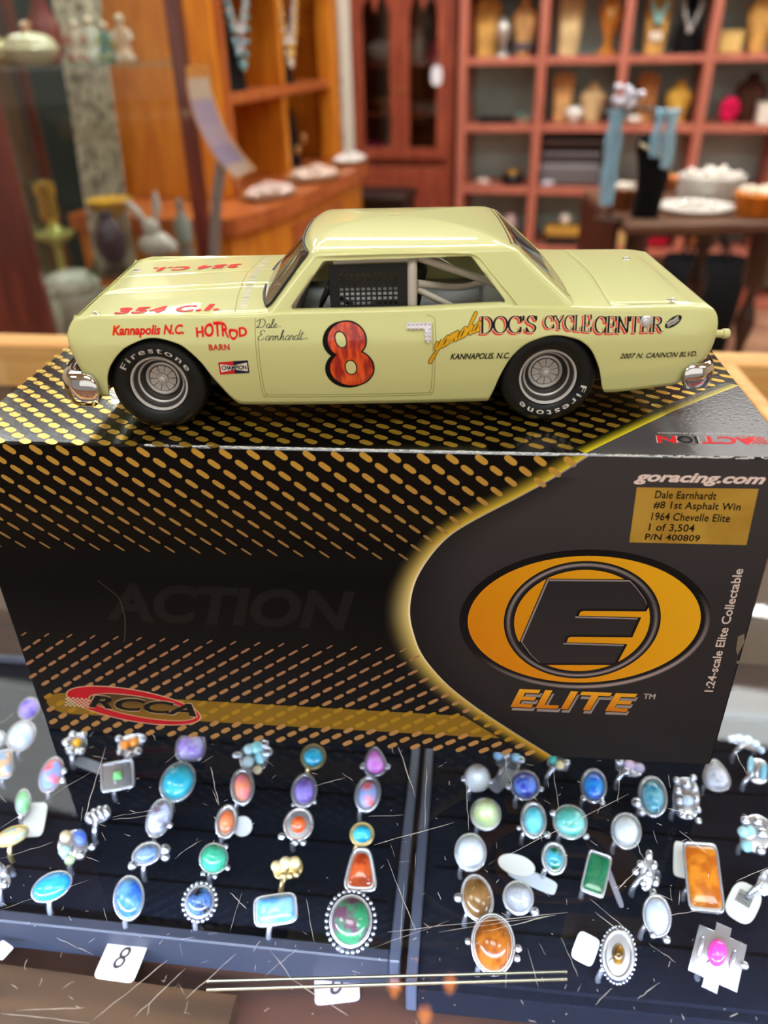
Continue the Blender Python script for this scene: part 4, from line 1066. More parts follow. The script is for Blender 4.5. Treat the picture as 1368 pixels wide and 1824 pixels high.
# brush script and the shaded serif lettering on the rear quarter
tilt = lambda x, z: (x, z+(x-84)*.60-(x-84)**2*.0105)
lay('script_lettering', flat((40, 26, 12)), lambda mb, mp: pen(mb, SCR, 'yamaha', 84.4, 97.6, 24.4, 29.6, mp, .46, .36, shear=.45, warp=tilt), .08)
lay('script_lettering', flat((222, 168, 30)), lambda mb, mp: pen(mb, SCR, 'yamaha', 84.4, 97.6, 24.4, 29.6, mp, .28, .14, shear=.45, warp=tilt), .12)
up = lambda x, z: (x, z)
cyc = lambda x, z: (x, 34.5-(34.5-z)*(.74+.022*(x-116)))
for m, dx, dz, g, o in ((flat((224, 60, 52)), -.45, -.45, .16, .06), (flat((236, 226, 180)), 0, 0, .17, .09), (blk, 0, 0, 0, .12)):
    def f(mb, mp, dx=dx, dz=dz, g=g):
        pen(mb, SER, "DOC'S", 97.9+dx, 114.6+dx, 30.0+dz, 34.5+dz, mp, .34, .09, grow=g)
        pen(mb, SER, 'CYCLE', 116.6+dx, 130.4+dx, 30.0+dz, 34.4+dz, mp, .26, .07, grow=g, warp=cyc)
        pen(mb, SER, 'CENTER', 131.2+dx, 151.2+dx, 29.4+dz, 34.0+dz, mp, .32, .09, grow=g, warp=lambda x, z: (x, z-(x-131)*.035*(z-29)/5))
    lay('dealer_lettering', m, f, o)
lay('oval_badge', flat((22, 20, 20)), lambda mb, mp: mb.add([mp(*p) for p in sell(2.7, 1.25, 28, 2, 154.0, 31.9, .55)], [tuple(range(28))]), .08)
lay('oval_badge', flat((214, 210, 196)), lambda mb, mp: letters(mb, 'NGK', -1.7, 1.7, -.42, .42, lambda a, b: mp(154.0+a*cos(.55)-b*sin(.55), 31.9+a*sin(.55)+b*cos(.55)), 0, .06, .2) if False else [ribbon(mb, [(152.2+dx, 31.0+dz), (153.2+dx, 31.7+dz), (154.0+dx, 31.9+dz), (155.4+dx, 32.9+dz)], lambda a: .13, mp) for dx, dz in ((0, 0), (.2, -.5), (-.1, .45))], .11)
lay('address_lettering', blk, lambda mb, mp: letters(mb, 'KANNAPOLIS. N.C.', 89.6, 107.0, 22.2, 24.1, mp, 0, .1, .3, 1.0), .08)
lay('address_lettering', flat((70, 60, 44)), lambda mb, mp: letters(mb, '2007 N. CANNON BLVD.', 139.6, 162.6, 21.3, 23.0, mp, 0, .09, .3, 1.05), .08)
# ------------------------------------------------------------------ ring trays in the showcase
ZP = -0.072                     # velvet surface of the trays
M_velvet = mat('tray_velvet', (13, 17, 27), 0.95, spec=0.15, col2=(17, 21, 33), scale=300)
M_lip = mat('tray_lip', (70, 75, 90), 0.45, spec=.4)
def tray(name, label, corner, back, wx, left):
    """corner = the front corner beside the gap between the trays; back = a point up its side"""
    v = (back-corner); v.z = 0; v.normalize(); ang = atan2(-v.x, v.y)
    L = 0.152
    t = thing(name, label, 'jewellery tray', (corner.x, corner.y, DECK+.0001), ang, 'ring trays in the showcase')
    h = ZP-DECK
    x0, x1 = (-wx, 0) if left else (0, wx)
    box(MB(), x0+.004, x1-.004, .004, L-.004, .001, h, .0008).build('velvet_pad', M_velvet, t, 30)
    for a, b, c, d in ((x0, x0+.0042, 0, L), (x1-.0042, x1, 0, L), (x0+.0042, x1-.0042, 0, .0048), (x0+.0042, x1-.0042, L-.0042, L)):
        if not left and c == 0 and d < .01: box(MB(), a, b, c, d, 0, h-.001, .0006).build('front_lip', M_velvet, t, 30); continue
        box(MB(), a, b, c, d, 0, h+.003, .0006).build('lip', M_lip if not (c == 0 and d < .01) else mat('tray_front_lip_dimmed', (46, 50, 62), 0.5), t, 30)  # front lip coloured darker to offset the glare of the nearby LED
    sl = MB()                    # shallow ring slots across the pad
    for k in range(1, 6): box(sl, x0+.008, x1-.008, L*k/6-.0006, L*k/6+.0006, h+.00005, h+.0002)
    sl.build('ring_slots', mat('slot_dark', (5, 5, 8), .95, spec=.1), t, None)
    return t
tray('ring_tray', 'black velvet ring tray with grey lips at the left of the showcase', at_z(712, 1722, ZP), at_z(748, 1345, ZP), .30, True)
tray('ring_tray', 'black velvet ring tray right of the grey divider in the showcase', at_z(722, 1760, ZP), at_z(757, 1345, ZP), .30, False)

M_silver = mat('silver', (212, 214, 220), 0.27, metal=0.84); M_goldm = mat('jewel_gold', (230, 204, 140), 0.28, metal=.85); M_dsil = mat('dark_silver', (120, 120, 126), .3, metal=1)
def stone_mat(c, c2=None):
    k = 'stone_%d_%d_%d' % c+('_%d_%d_%d' % c2 if c2 else '')
    return mat(k, c, 0.22, coat=.8, col2=c2, scale=180, ramp=(.42, .58), detail=2)
def shape_outline(kind, a, b, n=28):
    if kind == 'oval': return sell(a, b, n, 2)
    if kind == 'rect': return sell(a, b, n, 5)
    if kind == 'sq': return sell(a, b, n, 9)
    if kind == 'cushion': return sell(a, b, n, 3)
    if kind == 'trap': return [(x*(1-.34*y/b), y) for x, y in sell(a*.86, b, n, 4.5)]
    if kind == 'pear': return [(x*(1-.38*y/b), y) for x, y in sell(a*.9, b, n, 2)]
def dome(mb, P, z0, h, n=5, mi=0):
    rings = [[(x*1.0, y*1.0, z0) for x, y in P]]
    for k in range(1, n):
        t = cos(pi/2*k/n); rings.append([(x*t, y*t, z0+h*sin(pi/2*k/n)) for x, y in P])
    vs = [p for r in rings for p in r]+[(0, 0, z0+h)]; m = len(P); fs = []
    for k in range(len(rings)-1):
        for i in range(m): fs.append((k*m+i, k*m+(i+1) % m, (k+1)*m+(i+1) % m, (k+1)*m+i))
    fs += [((len(rings)-1)*m+i, (len(rings)-1)*m+(i+1) % m, len(rings)*m) for i in range(m)]
    mb.add(vs, fs, mi)
def place(px, py, hz):
    p = at_z(px, py, ZP+hz); d = (p-CAM); az = atan2(d.x, d.y)       # face the shopper
    return p, d.dot(CF), -az, math.asin(-d.z/d.length)
def ring(px, py, w, h, rot, shape, c, label, c2=None, metal='silver', halo=None, flat_=.32, rim=.10, band=0, acc=None, tiltdeg=20, hz=.010, inner=1.0):
    p, dep, az, el = place(px, py, hz)
    k = dep/F_PX; a = w*k/2; b = h*k/2/max(.7, cos(abs(radians(90-tiltdeg)-el)))
    t = thing('ring', label, 'ring', (p.x, p.y, ZP+.0001), az, 'rings in the showcase trays')
    MM = M_silver if metal == 'silver' else M_goldm if metal == 'gold' else M_dsil
    Ms = Matrix.Translation((0, 0, hz)) @ Matrix.Rotation(radians(tiltdeg), 4, 'X') @ Matrix.Rotation(radians(rot), 4, 'Z')
    # band standing in the slot
    r_ = max(.0062, min(.0085, max(a, b)*.85)); m = MB(); ba = radians(55+band)
    P = []
    for i in range(17):
        u = radians(-22+224*i/16); zz = r_*sin(u)+hz-r_-.0004; P.append((r_*cos(u)*cos(ba), r_*cos(u)*sin(ba), max(zz, .0002)))
    tube(m, P, .0011, 8); m.build('band', MM, t, 60)
    if halo is not None: a2, b2 = a*.78, b*.78
    else: a2, b2 = a*(1-rim*.5), b*(1-rim*.5)
    O = shape_outline(shape, a2, b2)
    m = MB(); rings_ = [[(x*.78, y*.78, -.0018) for x, y in O], [(x*1.03, y*1.03, -.0006) for x, y in O], [(x*1.03, y*1.03, .0006) for x, y in O], [(x*.9, y*.9, .0007) for x, y in O]]
    loft(m, rings_, True, M=Ms)
    rr = max(a2, b2)*rim
    tube(m, [(x*(1-rim*.2), y*(1-rim*.2), .0006) for x, y in O], max(.0004, rr*.55), 8, closed=True, M=Ms)
    bez = m.build('bezel', MM, t, 50)
    if halo:
        m = MB(); per = sum((Vector(O[i])-Vector(O[i-1])).length for i in range(len(O)))
        n = halo; q = shape_outline(shape, a2*1.16, b2*1.16, n)
        for x, y in q: sphere(m, (x, y, 0), min(a2, b2)*.16 if n < 24 else per/n*.5, 8, 6, M=Ms)
        m.build('bead_border', MM, bez, 60)
    s = 1-rim*1.2
    m = MB(); dome(m, [(x*s*inner, y*s*inner) for x, y in O], .0005, min(a2, b2)*flat_*2); v = xf(m.v, Ms); m.v = v
    m.build('stone', stone_mat(c, c2), t, 60)
    if acc:
        for (dx, dy, rad, col) in acc:
            m = MB(); sphere(m, (a*dx, b*dy, .0012), (a*rad, a*rad, a*rad*.7), 12, 8, M=Ms)
            m.build('side_stone' if col else 'side_bead', stone_mat(col) if col else MM, t, 60)
    return t
def cluster(px, py, w, h, label, balls, metal='silver', name='ring', band=0, rot=0, hz=.010, tiltdeg=20, plate=None):
    """ring whose head is built of many small stones or beads; balls = (x, y, radius, colour or None) in units of the half width"""
    p, dep, az, el = place(px, py, hz); k = dep/F_PX; a = w*k/2; b = h*k/2/max(.7, cos(abs(radians(90-tiltdeg)-el)))
    t = thing('ring', label, 'ring', (p.x, p.y, ZP+.0001), az, 'rings in the showcase trays')
    MM = M_silver if metal == 'silver' else M_goldm
    Ms = Matrix.Translation((0, 0, hz)) @ Matrix.Rotation(radians(tiltdeg), 4, 'X') @ Matrix.Rotation(radians(rot), 4, 'Z')
    r_ = .0072; ba = radians(55+band); P = []
    for i in range(17):
        u = radians(-22+224*i/16); P.append((r_*cos(u)*cos(ba), r_*cos(u)*sin(ba), max(r_*sin(u)+hz-r_-.0004, .0002)))
    m = MB(); tube(m, P, .0012, 8); m.build('band', MM, t, 60)
    m = MB(); O = sell(a*.8, b*.8, 24, 2.4) if plate is None else [(x*a, y*b) for x, y in plate]
    loft(m, [[(x*.9, y*.9, -.0014) for x, y in O], [(x, y, -.0008) for x, y in O], [(x, y, .0002) for x, y in O], [(x*.93, y*.93, .0005) for x, y in O]], True, M=Ms); m.build('setting', MM, t, 40)
    for bl in balls:
        x, y, r0, col = bl[:4]; ry = bl[4] if len(bl) > 4 else r0
        m = MB(); sphere(m, (x*a, y*b, .0009), (r0*a, ry*a, min(r0, ry)*a*.75), 12, 8, M=Ms); m.build('stone' if col else 'bead', stone_mat(col) if col else MM, t, 60)
    return t
def price_tag(px, py, w, h, rot, label, shape='rect', col=(226, 224, 214), text=None, hz=.002, tilt=8, hole=True, barcode=False):
    p, dep, az, el = place(px, py, hz); k = dep/F_PX; a = w*k/2; b = h*k/2/max(.6, cos(abs(radians(90-tilt)-el)))
    t = thing('price_tag', label, 'price tag', (p.x, p.y, ZP+hz if hz >= 0 else p.z), az, 'price tags in the showcase')
    Ms = Matrix.Rotation(radians(tilt), 4, 'X') @ Matrix.Rotation(radians(rot), 4, 'Z')
    m = MB(); O = shape_outline(shape, a, b); prism(m, O, 0, .0004, Ms); m.build('card', mat('tag_card_%d_%d_%d' % col, col, .7), t, 30)
    if text:
        m = MB(); letters(m, text, -a*.4, a*.4, -b*.55, b*.55, lambda x, y: tuple(Ms @ Vector((x, y, .0006))), 0, 0, .2); m.build('handwriting', flat((40, 38, 44)), t, None)
    if barcode:
        m = MB(); rb_ = random.Random(3)
        for q in range(7):
            y = b*(-.1+.1*q); hh = b*rb_.uniform(.02, .04); m.add([tuple(Ms @ Vector(v)) for v in ((-a*.55, y-hh, .0006), (a*.45, y-hh, .0006), (a*.45, y+hh, .0006), (-a*.55, y+hh, .0006))], [(0, 1, 2, 3)])
        m.build('barcode', flat((60, 62, 66)), t, None)
    return t
# --- left tray
ring(52, 1264, 36, 40, -20, 'oval', (74, 40, 214), 'silver ring with a violet stone half hidden by the carton edge', (160, 130, 255))
ring(38, 1312, 50, 54, -30, 'oval', (196, 214, 232), 'silver ring with a large milky blue-white oval stone left of the carton foot', (226, 232, 240))
ring(-4, 1318, 30, 30, 0, 'oval', (220, 226, 232), 'silver ring with a white stone cut by the left photo edge, upper')
ring(8, 1362, 28, 50, -18, 'rect', (110, 160, 206), 'slim silver ring with a blue and orange banded stone at the left edge', (226, 170, 110))
ring(92, 1381, 40, 62, -32, 'oval', (240, 84, 96), 'silver ring with a pink-red and blue opal oval stone', (120, 160, 236), acc=[(1.1, -.3, .3, None), (1.0, .2, .3, None)])
ring(42, 1430, 26, 46, -18, 'oval', (92, 176, 96), 'narrow silver ring with a leaf green oval stone beside a white tag', (160, 220, 170))
price_tag(62, 1460, 36, 56, -28, 'white price tag leaning between the green ring and the turquoise inlay ring', hz=.004, tilt=22)
ring(22, 1490, 58, 30, -6, 'oval', (120, 190, 190), 'flat gold-rimmed ring with a turquoise inlay beside the white tag', (226, 200, 150), metal='gold')
cluster(4, 1560, 28, 56, 'silver bead ring cut by the left photo edge, lower', [(0, .6, .5, None), (.3, 0, .5, None), (-.2, -.6, .55, None)])
cluster(135, 1325, 46, 44, 'silver flower ring with one small orange stone', [(.1, 0, .34, (250, 176, 20)), (-.6, .3, .36, None), (-.5, -.5, .36, None), (.2, -.8, .32, None), (.7, .4, .32, None), (0, .75, .3, None)])
cluster(232, 1328, 52, 46, 'silver cluster ring with two orange stones side by side', [(-.3, .1, .34, (244, 140, 30)), (.3, .1, .34, (244, 150, 40)), (-.7, -.3, .3, None), (-.2, -.75, .32, None), (.35, -.7, .34, None), (.85, .1, .32, None), (.8, .6, .3, None), (-.6, .7, .28, None)])
ring(340, 1333, 54, 46, -14, 'cushion', (160, 130, 214), 'silver ring with a square lavender stone under the carton foot', (206, 196, 236))
cluster(452, 1350, 62, 60, 'silver cluster ring with pale aqua stones and a side leaf', [(-.2, .5, .3, (190, 226, 220)), (.3, .5, .34, (150, 226, 220), .4), (.35, -.1, .3, (150, 220, 226), .4), (-.35, -.2, .34, (206, 226, 220)), (-.9, .3, .3, None, .2), (.8, .1, .34, None), (.1, -.75, .26, (230, 214, 170)), (.7, .6, .3, None)])
ring(558, 1349, 46, 44, 0, 'oval', (16, 138, 172), 'small round gold ring with a teal blue stone under the carton foot', (60, 180, 206), metal='gold', rim=.16)
ring(668, 1358, 44, 52, 0, 'pear', (240, 116, 222), 'silver ring with a bright pink crystal next to the grey divider', (250, 170, 240), rim=.16, acc=[(-1.0, -.3, .25, None), (1.0, -.4, .25, None)])
price_tag(168, 1366, 20, 62, 42, 'slim grey paper tag rolled beside the green square ring', col=(120, 126, 132), hz=.003)
ring(210, 1383, 60, 52, -12, 'sq', (92, 176, 90), 'square silver ring with a tiny green centre stone', (120, 200, 120), rim=.16, inner=.36, flat_=.2)
ring(317, 1394, 62, 70, -34, 'oval', (40, 164, 190), 'large silver ring with a smooth turquoise oval in the left tray', (64, 190, 208))
ring(432, 1403, 42, 66, -8, 'oval', (250, 128, 140), 'silver ring with a salmon pink oval stone', (250, 150, 110), rim=.2)
ring(542, 1410, 46, 62, -12, 'oval', (112, 84, 178), 'silver ring with a deep purple oval stone', (150, 130, 210), rim=.18, acc=[(.85, -.6, .22, None), (-.7, -.8, .2, None)])
ring(655, 1416, 46, 66, -14, 'oval', (236, 110, 112), 'silver ring with a pink and blue opal oval beside the grey divider', (150, 170, 216), rim=.2)
cluster(175, 1453, 50, 34, 'plain wide white silver band ring with ridges', [(-.6, 0, .3, None, .5), (-.2, .1, .3, None, .55), (.2, .1, .3, None, .55), (.6, 0, .3, None, .5)])
ring(284, 1458, 44, 68, -30, 'oval', (120, 106, 122), 'silver ring with a tilted grey-brown oval stone', (206, 214, 240), acc=[(1.0, -.3, .28, None)])
cluster(130, 1506, 62, 62, 'silver cluster ring with a dark blue oval and cream stones', [(.5, .2, .34, (70, 104, 190), .5), (-.2, .6, .34, (206, 186, 150)), (-.5, -.1, .34, (170, 206, 200)), (-.4, -.7, .3, (190, 214, 160)), (.2, -.7, .3, None), (.9, -.6, .22, None)])
ring(404, 1465, 40, 62, -20, 'oval', (236, 110, 60), 'silver ring with a coral orange oval and a white tag on its right', (240, 140, 90), rim=.24)
price_tag(432, 1472, 34, 34, 30, 'small white round tag hanging right of the coral orange ring', 'oval', hz=.006, tilt=25)
ring(532, 1470, 56, 60, -18, 'oval', (214, 70, 24), 'silver halo ring with a small red-orange stone', (236, 110, 50), rim=.2, inner=.72, acc=[(-.9, -.8, .25, None), (0, -1.0, .25, None), (.5, -.95, .22, None)])
ring(645, 1487, 46, 42, 6, 'oval', (24, 150, 190), 'small gold ring with a round turquoise stone above the red trapezoid ring', (60, 186, 214), metal='gold', rim=.18)
ring(262, 1522, 56, 40, 0, 'oval', (60, 98, 140), 'wide silver band ring with a dull blue oval inlay', (120, 150, 190), rim=.2, acc=[(-1.0, -.5, .3, None), (1.1, -.3, .36, None), (1.0, -.9, .3, None)])
ring(381, 1530, 50, 52, 10, 'oval', (52, 168, 128), 'silver claw ring with a round sea green stone', (80, 190, 150), rim=.06, acc=[(-1.05, -.6, .2, None), (1.05, .3, .2, None), (.6, -1.0, .22, None), (-.4, -1.1, .2, None)], flat_=.5)
cluster(513, 1547, 66, 44, 'gold and silver tiered band ring in the left tray', [(-.6, .3, .3, (226, 206, 150)), (-.1, .4, .34, (230, 214, 170)), (.4, .3, .32, (226, 206, 150)), (-.3, -.5, .2, None), (.05, -.6, .2, None), (.4, -.6, .2, None)], 'gold')
ring(643, 1550, 58, 76, -6, 'trap', (150, 52, 22), 'silver ring with a red-brown trapezoid stone', (196, 84, 36), rim=.16, flat_=.2)
ring(93, 1580, 70, 46, -4, 'oval', (34, 150, 222), 'bright sky-blue turquoise oval ring lying crosswise at the left', (52, 168, 230), rim=.06)
ring(230, 1600, 54, 76, -14, 'oval', (96, 150, 186), 'silver ring with a grey-blue iridescent oval stone', (54, 110, 206))
ring(356, 1607, 64, 68, -12, 'oval', (26, 30, 40), 'silver ring with a black oval stone in a white bead border', (80, 120, 180), halo=22)
ring(491, 1621, 80, 52, -6, 'rect', (96, 166, 216), 'silver ring with a wide pale blue rectangular stone', (140, 190, 226), rim=.1)
ring(625, 1641, 96, 108, -6, 'oval', (94, 60, 78), 'big oval ring with green and plum mosaic stone in a bead border', (44, 130, 86), halo=30, rim=.07)
# --- right tray
ring(850, 1387, 46, 46, 0, 'oval', (224, 224, 214), 'silver claw ring with a round white pearl near the carton foot', acc=[(-1, -.2, .24, None), (1, -.2, .24, None)], flat_=.8, rim=.05)
cluster(905, 1356, 54, 36, 'silver ring with small pale blue stones right of the pearl ring', [(-.7, .3, .3, (150, 190, 226)), (-.2, .5, .3, None), (.5, .4, .3, (150, 200, 220)), (.85, .2, .26, None)])
price_tag(898, 1385, 24, 58, -32, 'slim grey-white paper tag between the pearl ring and the violet-blue ring', col=(150, 154, 156), hz=.002)
ring(935, 1400, 54, 54, 0, 'oval', (58, 70, 190), 'silver ring with a round violet-blue stone', (110, 150, 230), rim=.16, acc=[(1.05, -.1, .2, None), (-1.05, -.3, .2, None)])
cluster(993, 1360, 46, 28, 'small ring with a teal stone and gold bead under the carton foot', [(-.4, .3, .36, (50, 150, 140)), (.2, -.2, .34, (226, 206, 150)), (.7, .2, .26, None)])
ring(1057, 1401, 46, 62, 6, 'oval', (40, 96, 214), 'silver ring with a vivid royal blue oval stone', (50, 150, 220), rim=.18, acc=[(-.7, -.8, .25, None), (.7, -.85, .25, None)])
cluster(1120, 1368, 58, 34, 'flat silver ring with pale pink stones under the carton foot', [(-.6, .3, .3, None), (0, .2, .34, (214, 186, 206)), (.6, .2, .32, (200, 190, 214)), (-.1, -.5, .26, None)])
ring(1162, 1420, 50, 72, 14, 'oval', (40, 128, 150), 'silver ring with a dark teal oval in a bright white rim', (120, 180, 190), rim=.16, acc=[(-1.1, -.4, .4, None), (-.8, -.8, .34, None)])
cluster(1222, 1422, 56, 88, 'long silver filigree ring of openwork beads', [(-.6, .6, .24, None), (-.5, .2, .24, None), (-.4, -.2, .24, None), (-.3, -.6, .24, None), (.4, .8, .24, None), (.5, .4, .24, None), (.6, 0, .24, None), (.7, -.4, .24, None), (.75, -.8, .22, None), (0, .5, .3, None), (.1, -.1, .34, (190, 210, 226)), (.2, -.7, .24, None)], rot=12)
ring(1275, 1382, 50, 56, 20, 'pear', (160, 160, 166), 'silver triangular ring right of the carton corner', (214, 214, 220))
cluster(1330, 1324, 62, 26, 'pale blue-white enamel band ring arched at the right edge', [(-.8, -.3, .22, (206, 224, 240)), (-.45, .2, .24, (206, 224, 240)), (0, .4, .26, (206, 224, 240)), (.45, .2, .24, (206, 224, 240)), (.8, -.3, .22, (206, 224, 240))])
cluster(1350, 1374, 44, 54, 'silver and aqua striped band ring at the right edge', [(-.6, .3, .24, (150, 206, 220), .7), (-.1, .1, .24, None, .8), (.4, 0, .24, (120, 190, 214), .8), (.9, 0, .2, None, .7)], rot=10)
ring(865, 1451, 56, 56, 0, 'oval', (190, 206, 130), 'silver ring with a domed pale yellow-green stone', (206, 220, 170), flat_=.75)
ring(950, 1462, 46, 66, 6, 'oval', (70, 196, 214), 'silver ring with a bright aqua pointed oval stone', (120, 214, 222), rim=.2, acc=[(1.05, -.7, .3, None), (-1.1, -.5, .2, None)])
ring(1015, 1465, 62, 60, 0, 'oval', (80, 176, 160), 'silver ring with a large blue-green round stone', (130, 206, 196), acc=[(-1.0, .2, .2, None), (1.0, -.6, .2, None)])
ring(1115, 1481, 54, 64, 8, 'oval', (196, 200, 200), 'silver ring with a pearly grey-white oval stone', (214, 216, 216), rim=.14)
ring(838, 1519, 58, 66, 0, 'oval', (206, 216, 226), 'silver ring with a large milky moonstone at the divider', (226, 230, 234), flat_=.6)
price_tag(920, 1541, 66, 34, -4, 'white oval tag lying on the slim tag in the right tray', 'oval', hz=.006, tilt=18)
price_tag(948, 1566, 88, 24, -12, 'slim white paper tag lying under the oval tag in the right tray', col=(206, 214, 220), hz=.003, tilt=10)
ring(987, 1530, 46, 58, 10, 'oval', (14, 96, 72), 'silver ring with a small dark green oval stone', (70, 170, 190), rim=.22)
ring(1062, 1557, 42, 74, -2, 'sq', (18, 92, 60), 'ring with a flat dark green rectangular stone', (26, 104, 70), rim=.08, flat_=.1)
price_tag(1092, 1575, 10, 74, 32, 'thin grey tag strip right of the green rectangular ring', col=(150, 150, 160), hz=.003)
cluster(1153, 1556, 50, 74, 'silver leaf spray ring in the right tray', [(0, .8, .26, None, .4), (-.5, .3, .3, None), (.4, .4, .26, None, .36), (-.8, -.1, .26, None), (.1, 0, .3, None), (.6, -.3, .26, None, .4), (-.2, -.5, .28, None), (.5, -.85, .26, None, .4)], rot=8, plate=sell(.5, .8, 20, 2))
cluster(1346, 1485, 62, 80, 'silver openwork ring with pale aqua stones at the right edge', [(-.7, .3, .3, None), (-.6, -.2, .34, (170, 214, 220)), (-.2, -.7, .34, (150, 206, 214)), (-.1, .5, .3, None), (.3, .1, .36, None), (.5, -.6, .3, None), (.6, .6, .3, None), (-.3, 0, .3, (160, 206, 214))])
ring(1252, 1562, 60, 114, 22, 'sq', (172, 88, 20), 'long ring with a rectangular amber slab stone', (206, 124, 30), rim=.07, flat_=.12)
price_tag(1212, 1531, 24, 58, 12, 'white card tag behind the left side of the amber slab ring', hz=.003)
ring(850, 1600, 58, 80, 16, 'oval', (116, 82, 40), 'silver ring with a glossy olive-brown oval stone', (140, 100, 56), acc=[(-1.15, .1, .3, None)])
ring(923, 1600, 56, 58, 0, 'oval', (150, 150, 150), 'silver claw ring with a round smoky grey stone', (180, 182, 186), flat_=.55, acc=[(1.1, -.6, .3, None)])
ring(1170, 1632, 50, 72, 16, 'oval', (186, 200, 222), 'silver ring with a pale blue-grey oval in a beaded rim', (206, 214, 226), rim=.14, acc=[(.6, -1.0, .3, None), (-.3, -.9, .26, None)])
price_tag(1324, 1608, 50, 66, -4, 'white tag with a striped barcode right of the amber slab ring', 'cushion', barcode=True, hz=.003)
ring(878, 1682, 80, 102, 6, 'oval', (130, 64, 12), 'very large silver ring with a golden brown amber oval', (176, 98, 20), rim=.1, acc=[(-1.1, 0, .16, None), (1.1, -.1, .18, None), (1.05, -.4, .16, None)], flat_=.45)
ring(1101, 1701, 66, 100, 8, 'oval', (150, 104, 14), 'oval ring with a small amber stone inside a wide silver bead border', (70, 44, 8), halo=34, rim=.22, inner=.62)
price_tag(1043, 1690, 40, 48, -8, 'small white card tag left of the beaded amber ring', hz=.002)
cluster(1278, 1706, 96, 110, 'square silver cross-shaped ring with a bright pink stone', [(-.05, .12, .34, (244, 70, 170), .5), (-.62, .1, .12, None, .4), (.5, .1, .12, None, .4), (.9, .1, .16, None)], rot=6,
        plate=[(-.3, -1), (.25, -1), (.25, -.72), (.85, -.72), (.85, .72), (.25, .72), (.25, 1), (-.3, 1), (-.3, .72), (-.85, .72), (-.85, -.72), (-.3, -.72)])
cluster(1364, 1572, 34, 56, 'silver wire ring cut by the right photo edge', [(-.4, .3, .4, None), (0, -.3, .4, (206, 206, 190)), (.5, .3, .36, None)])
# --- tags on the shelf in front of the trays
def shelf_tag(px, py, w, h, rot, label, text, col):
    z = DECK+.0103 if px < 330 else DECK+.0003
    p = at_z(px, py, z); d = p-CAM; dep = d.dot(CF); k = dep/F_PX; el = math.asin(-d.z/d.length); a = w*k/2; b = h*k/2/max(.5, sin(el))
    t = thing('price_tag', label, 'price tag', (p.x, p.y, z), -atan2(d.x, d.y), 'number cards in front of the trays')
    Ms = Matrix.Rotation(radians(rot), 4, 'Z'); m = MB(); prism(m, sell(a, b, 28, 9), 0, .0004, Ms); m.build('card', mat('card_%d' % px, col, .7), t, 30)
    if text:
        m = MB(); letters(m, text, -a*.3, a*.3, -b*.5, b*.5, lambda x, y: tuple(Ms @ Vector((x, y, .0006))), 0, 0, .25); m.build('handwriting', flat((60, 52, 52)), t, None)
shelf_tag(218, 1707, 74, 66, -40, 'tilted white card with a handwritten 8 in front of the left tray', '8', (214, 200, 184))
shelf_tag(600, 1757, 80, 52, -3, 'white card with a handwritten 0 in front of the left tray', '0', (170, 156, 160))
shelf_tag(4, 1693, 26, 24, 20, 'white card corner at the left photo edge in front of the left tray', None, (214, 204, 190))
# ------------------------------------------------------------------ back of the shop: red cubby shelf and what stands on it
SA = YAW_ROOM; S0 = Vector((0.1523, 3.994, 0)); SU = Vector((cos(SA), sin(SA), 0)); SV = Vector((-sin(SA), cos(SA), 0))
def sh(px, py, dy):
    """local (x, z) on the plane dy metres behind the shelf front that photo pixel (px,py) shows, and metres per pixel there"""
    d = ray(px, py); P = S0+SV*dy; t = (P-CAM).dot(SV)/d.dot(SV); Q = CAM+d*t
    return (Q-S0).dot(SU), Q.z, t/F_PX
BRD = [.664, .387, .111, -.166, -.443, -.72, -.95]
M_red = mat('shelf_red_wood', (194, 112, 90), .5, col2=(178, 98, 78), scale=6, stretch=(8, 8, 1), coat=.2)
M_back = mat('shelf_back_green', (206, 244, 240), .8, col2=(178, 212, 206), scale=4)
shelf = thing('cubby_shelf', 'red-brown wooden cubby shelf with grey-green backs and jewellery displays', 'shelf', (S0.x, S0.y, FLOOR), SA)
G = -FLOOR
for k in range(0, 6): box(MB(), .36*k-.02, .36*k+.02, 0, .32, 0.001, G+.70, .002).build('upright', M_red, shelf)
for z in BRD:
    for k in range(0, 5): box(MB(), .36*k+.0205, .36*k+.3395, .003, .32, G+z-.016, G+z+.016, .002).build('shelf_board', M_red, shelf)
box(MB(), -.02, 1.82, .3205, .335, .001, G+.70).build('back_board', M_back, shelf)
def on_board(px, b, dy):
    x, z, _ = sh(px, 100, dy)
    z0 = BRD[b]+.016
    # solve the pixel row of the board top there
    Q = S0+SV*dy; lo, hi = -300, 900
    for _ in range(40):
        m = (lo+hi)/2
        if sh(px, m, dy)[1] > z0: lo = m
        else: hi = m
    x, _, k = sh(px, lo, dy); P = S0+SU*x+SV*dy; return Vector((P.x, P.y, z0+.0005)), k, lo
def tex(c, f=.82): return tuple(int(v*f) for v in c)
def fabric(c): return mat('linen_%d_%d_%d' % c, c, .85, col2=tex(c), scale=40, stretch=(1, 1, .3), spec=.2)
def gloss(c, r=.3, metal=0.0): return mat('gloss_%d_%d_%d_%d' % (*c, int(metal*10)), c, r, metal=metal, coat=.3)
def profile_loft(prof, e=2.6, n=24, M=None):
    m = MB(); loft(m, [[(x+cx, y+cy_, z) for x, y in sell(a, b, n, e)] for a, b, z, cx, cy_ in prof], M=M); return m
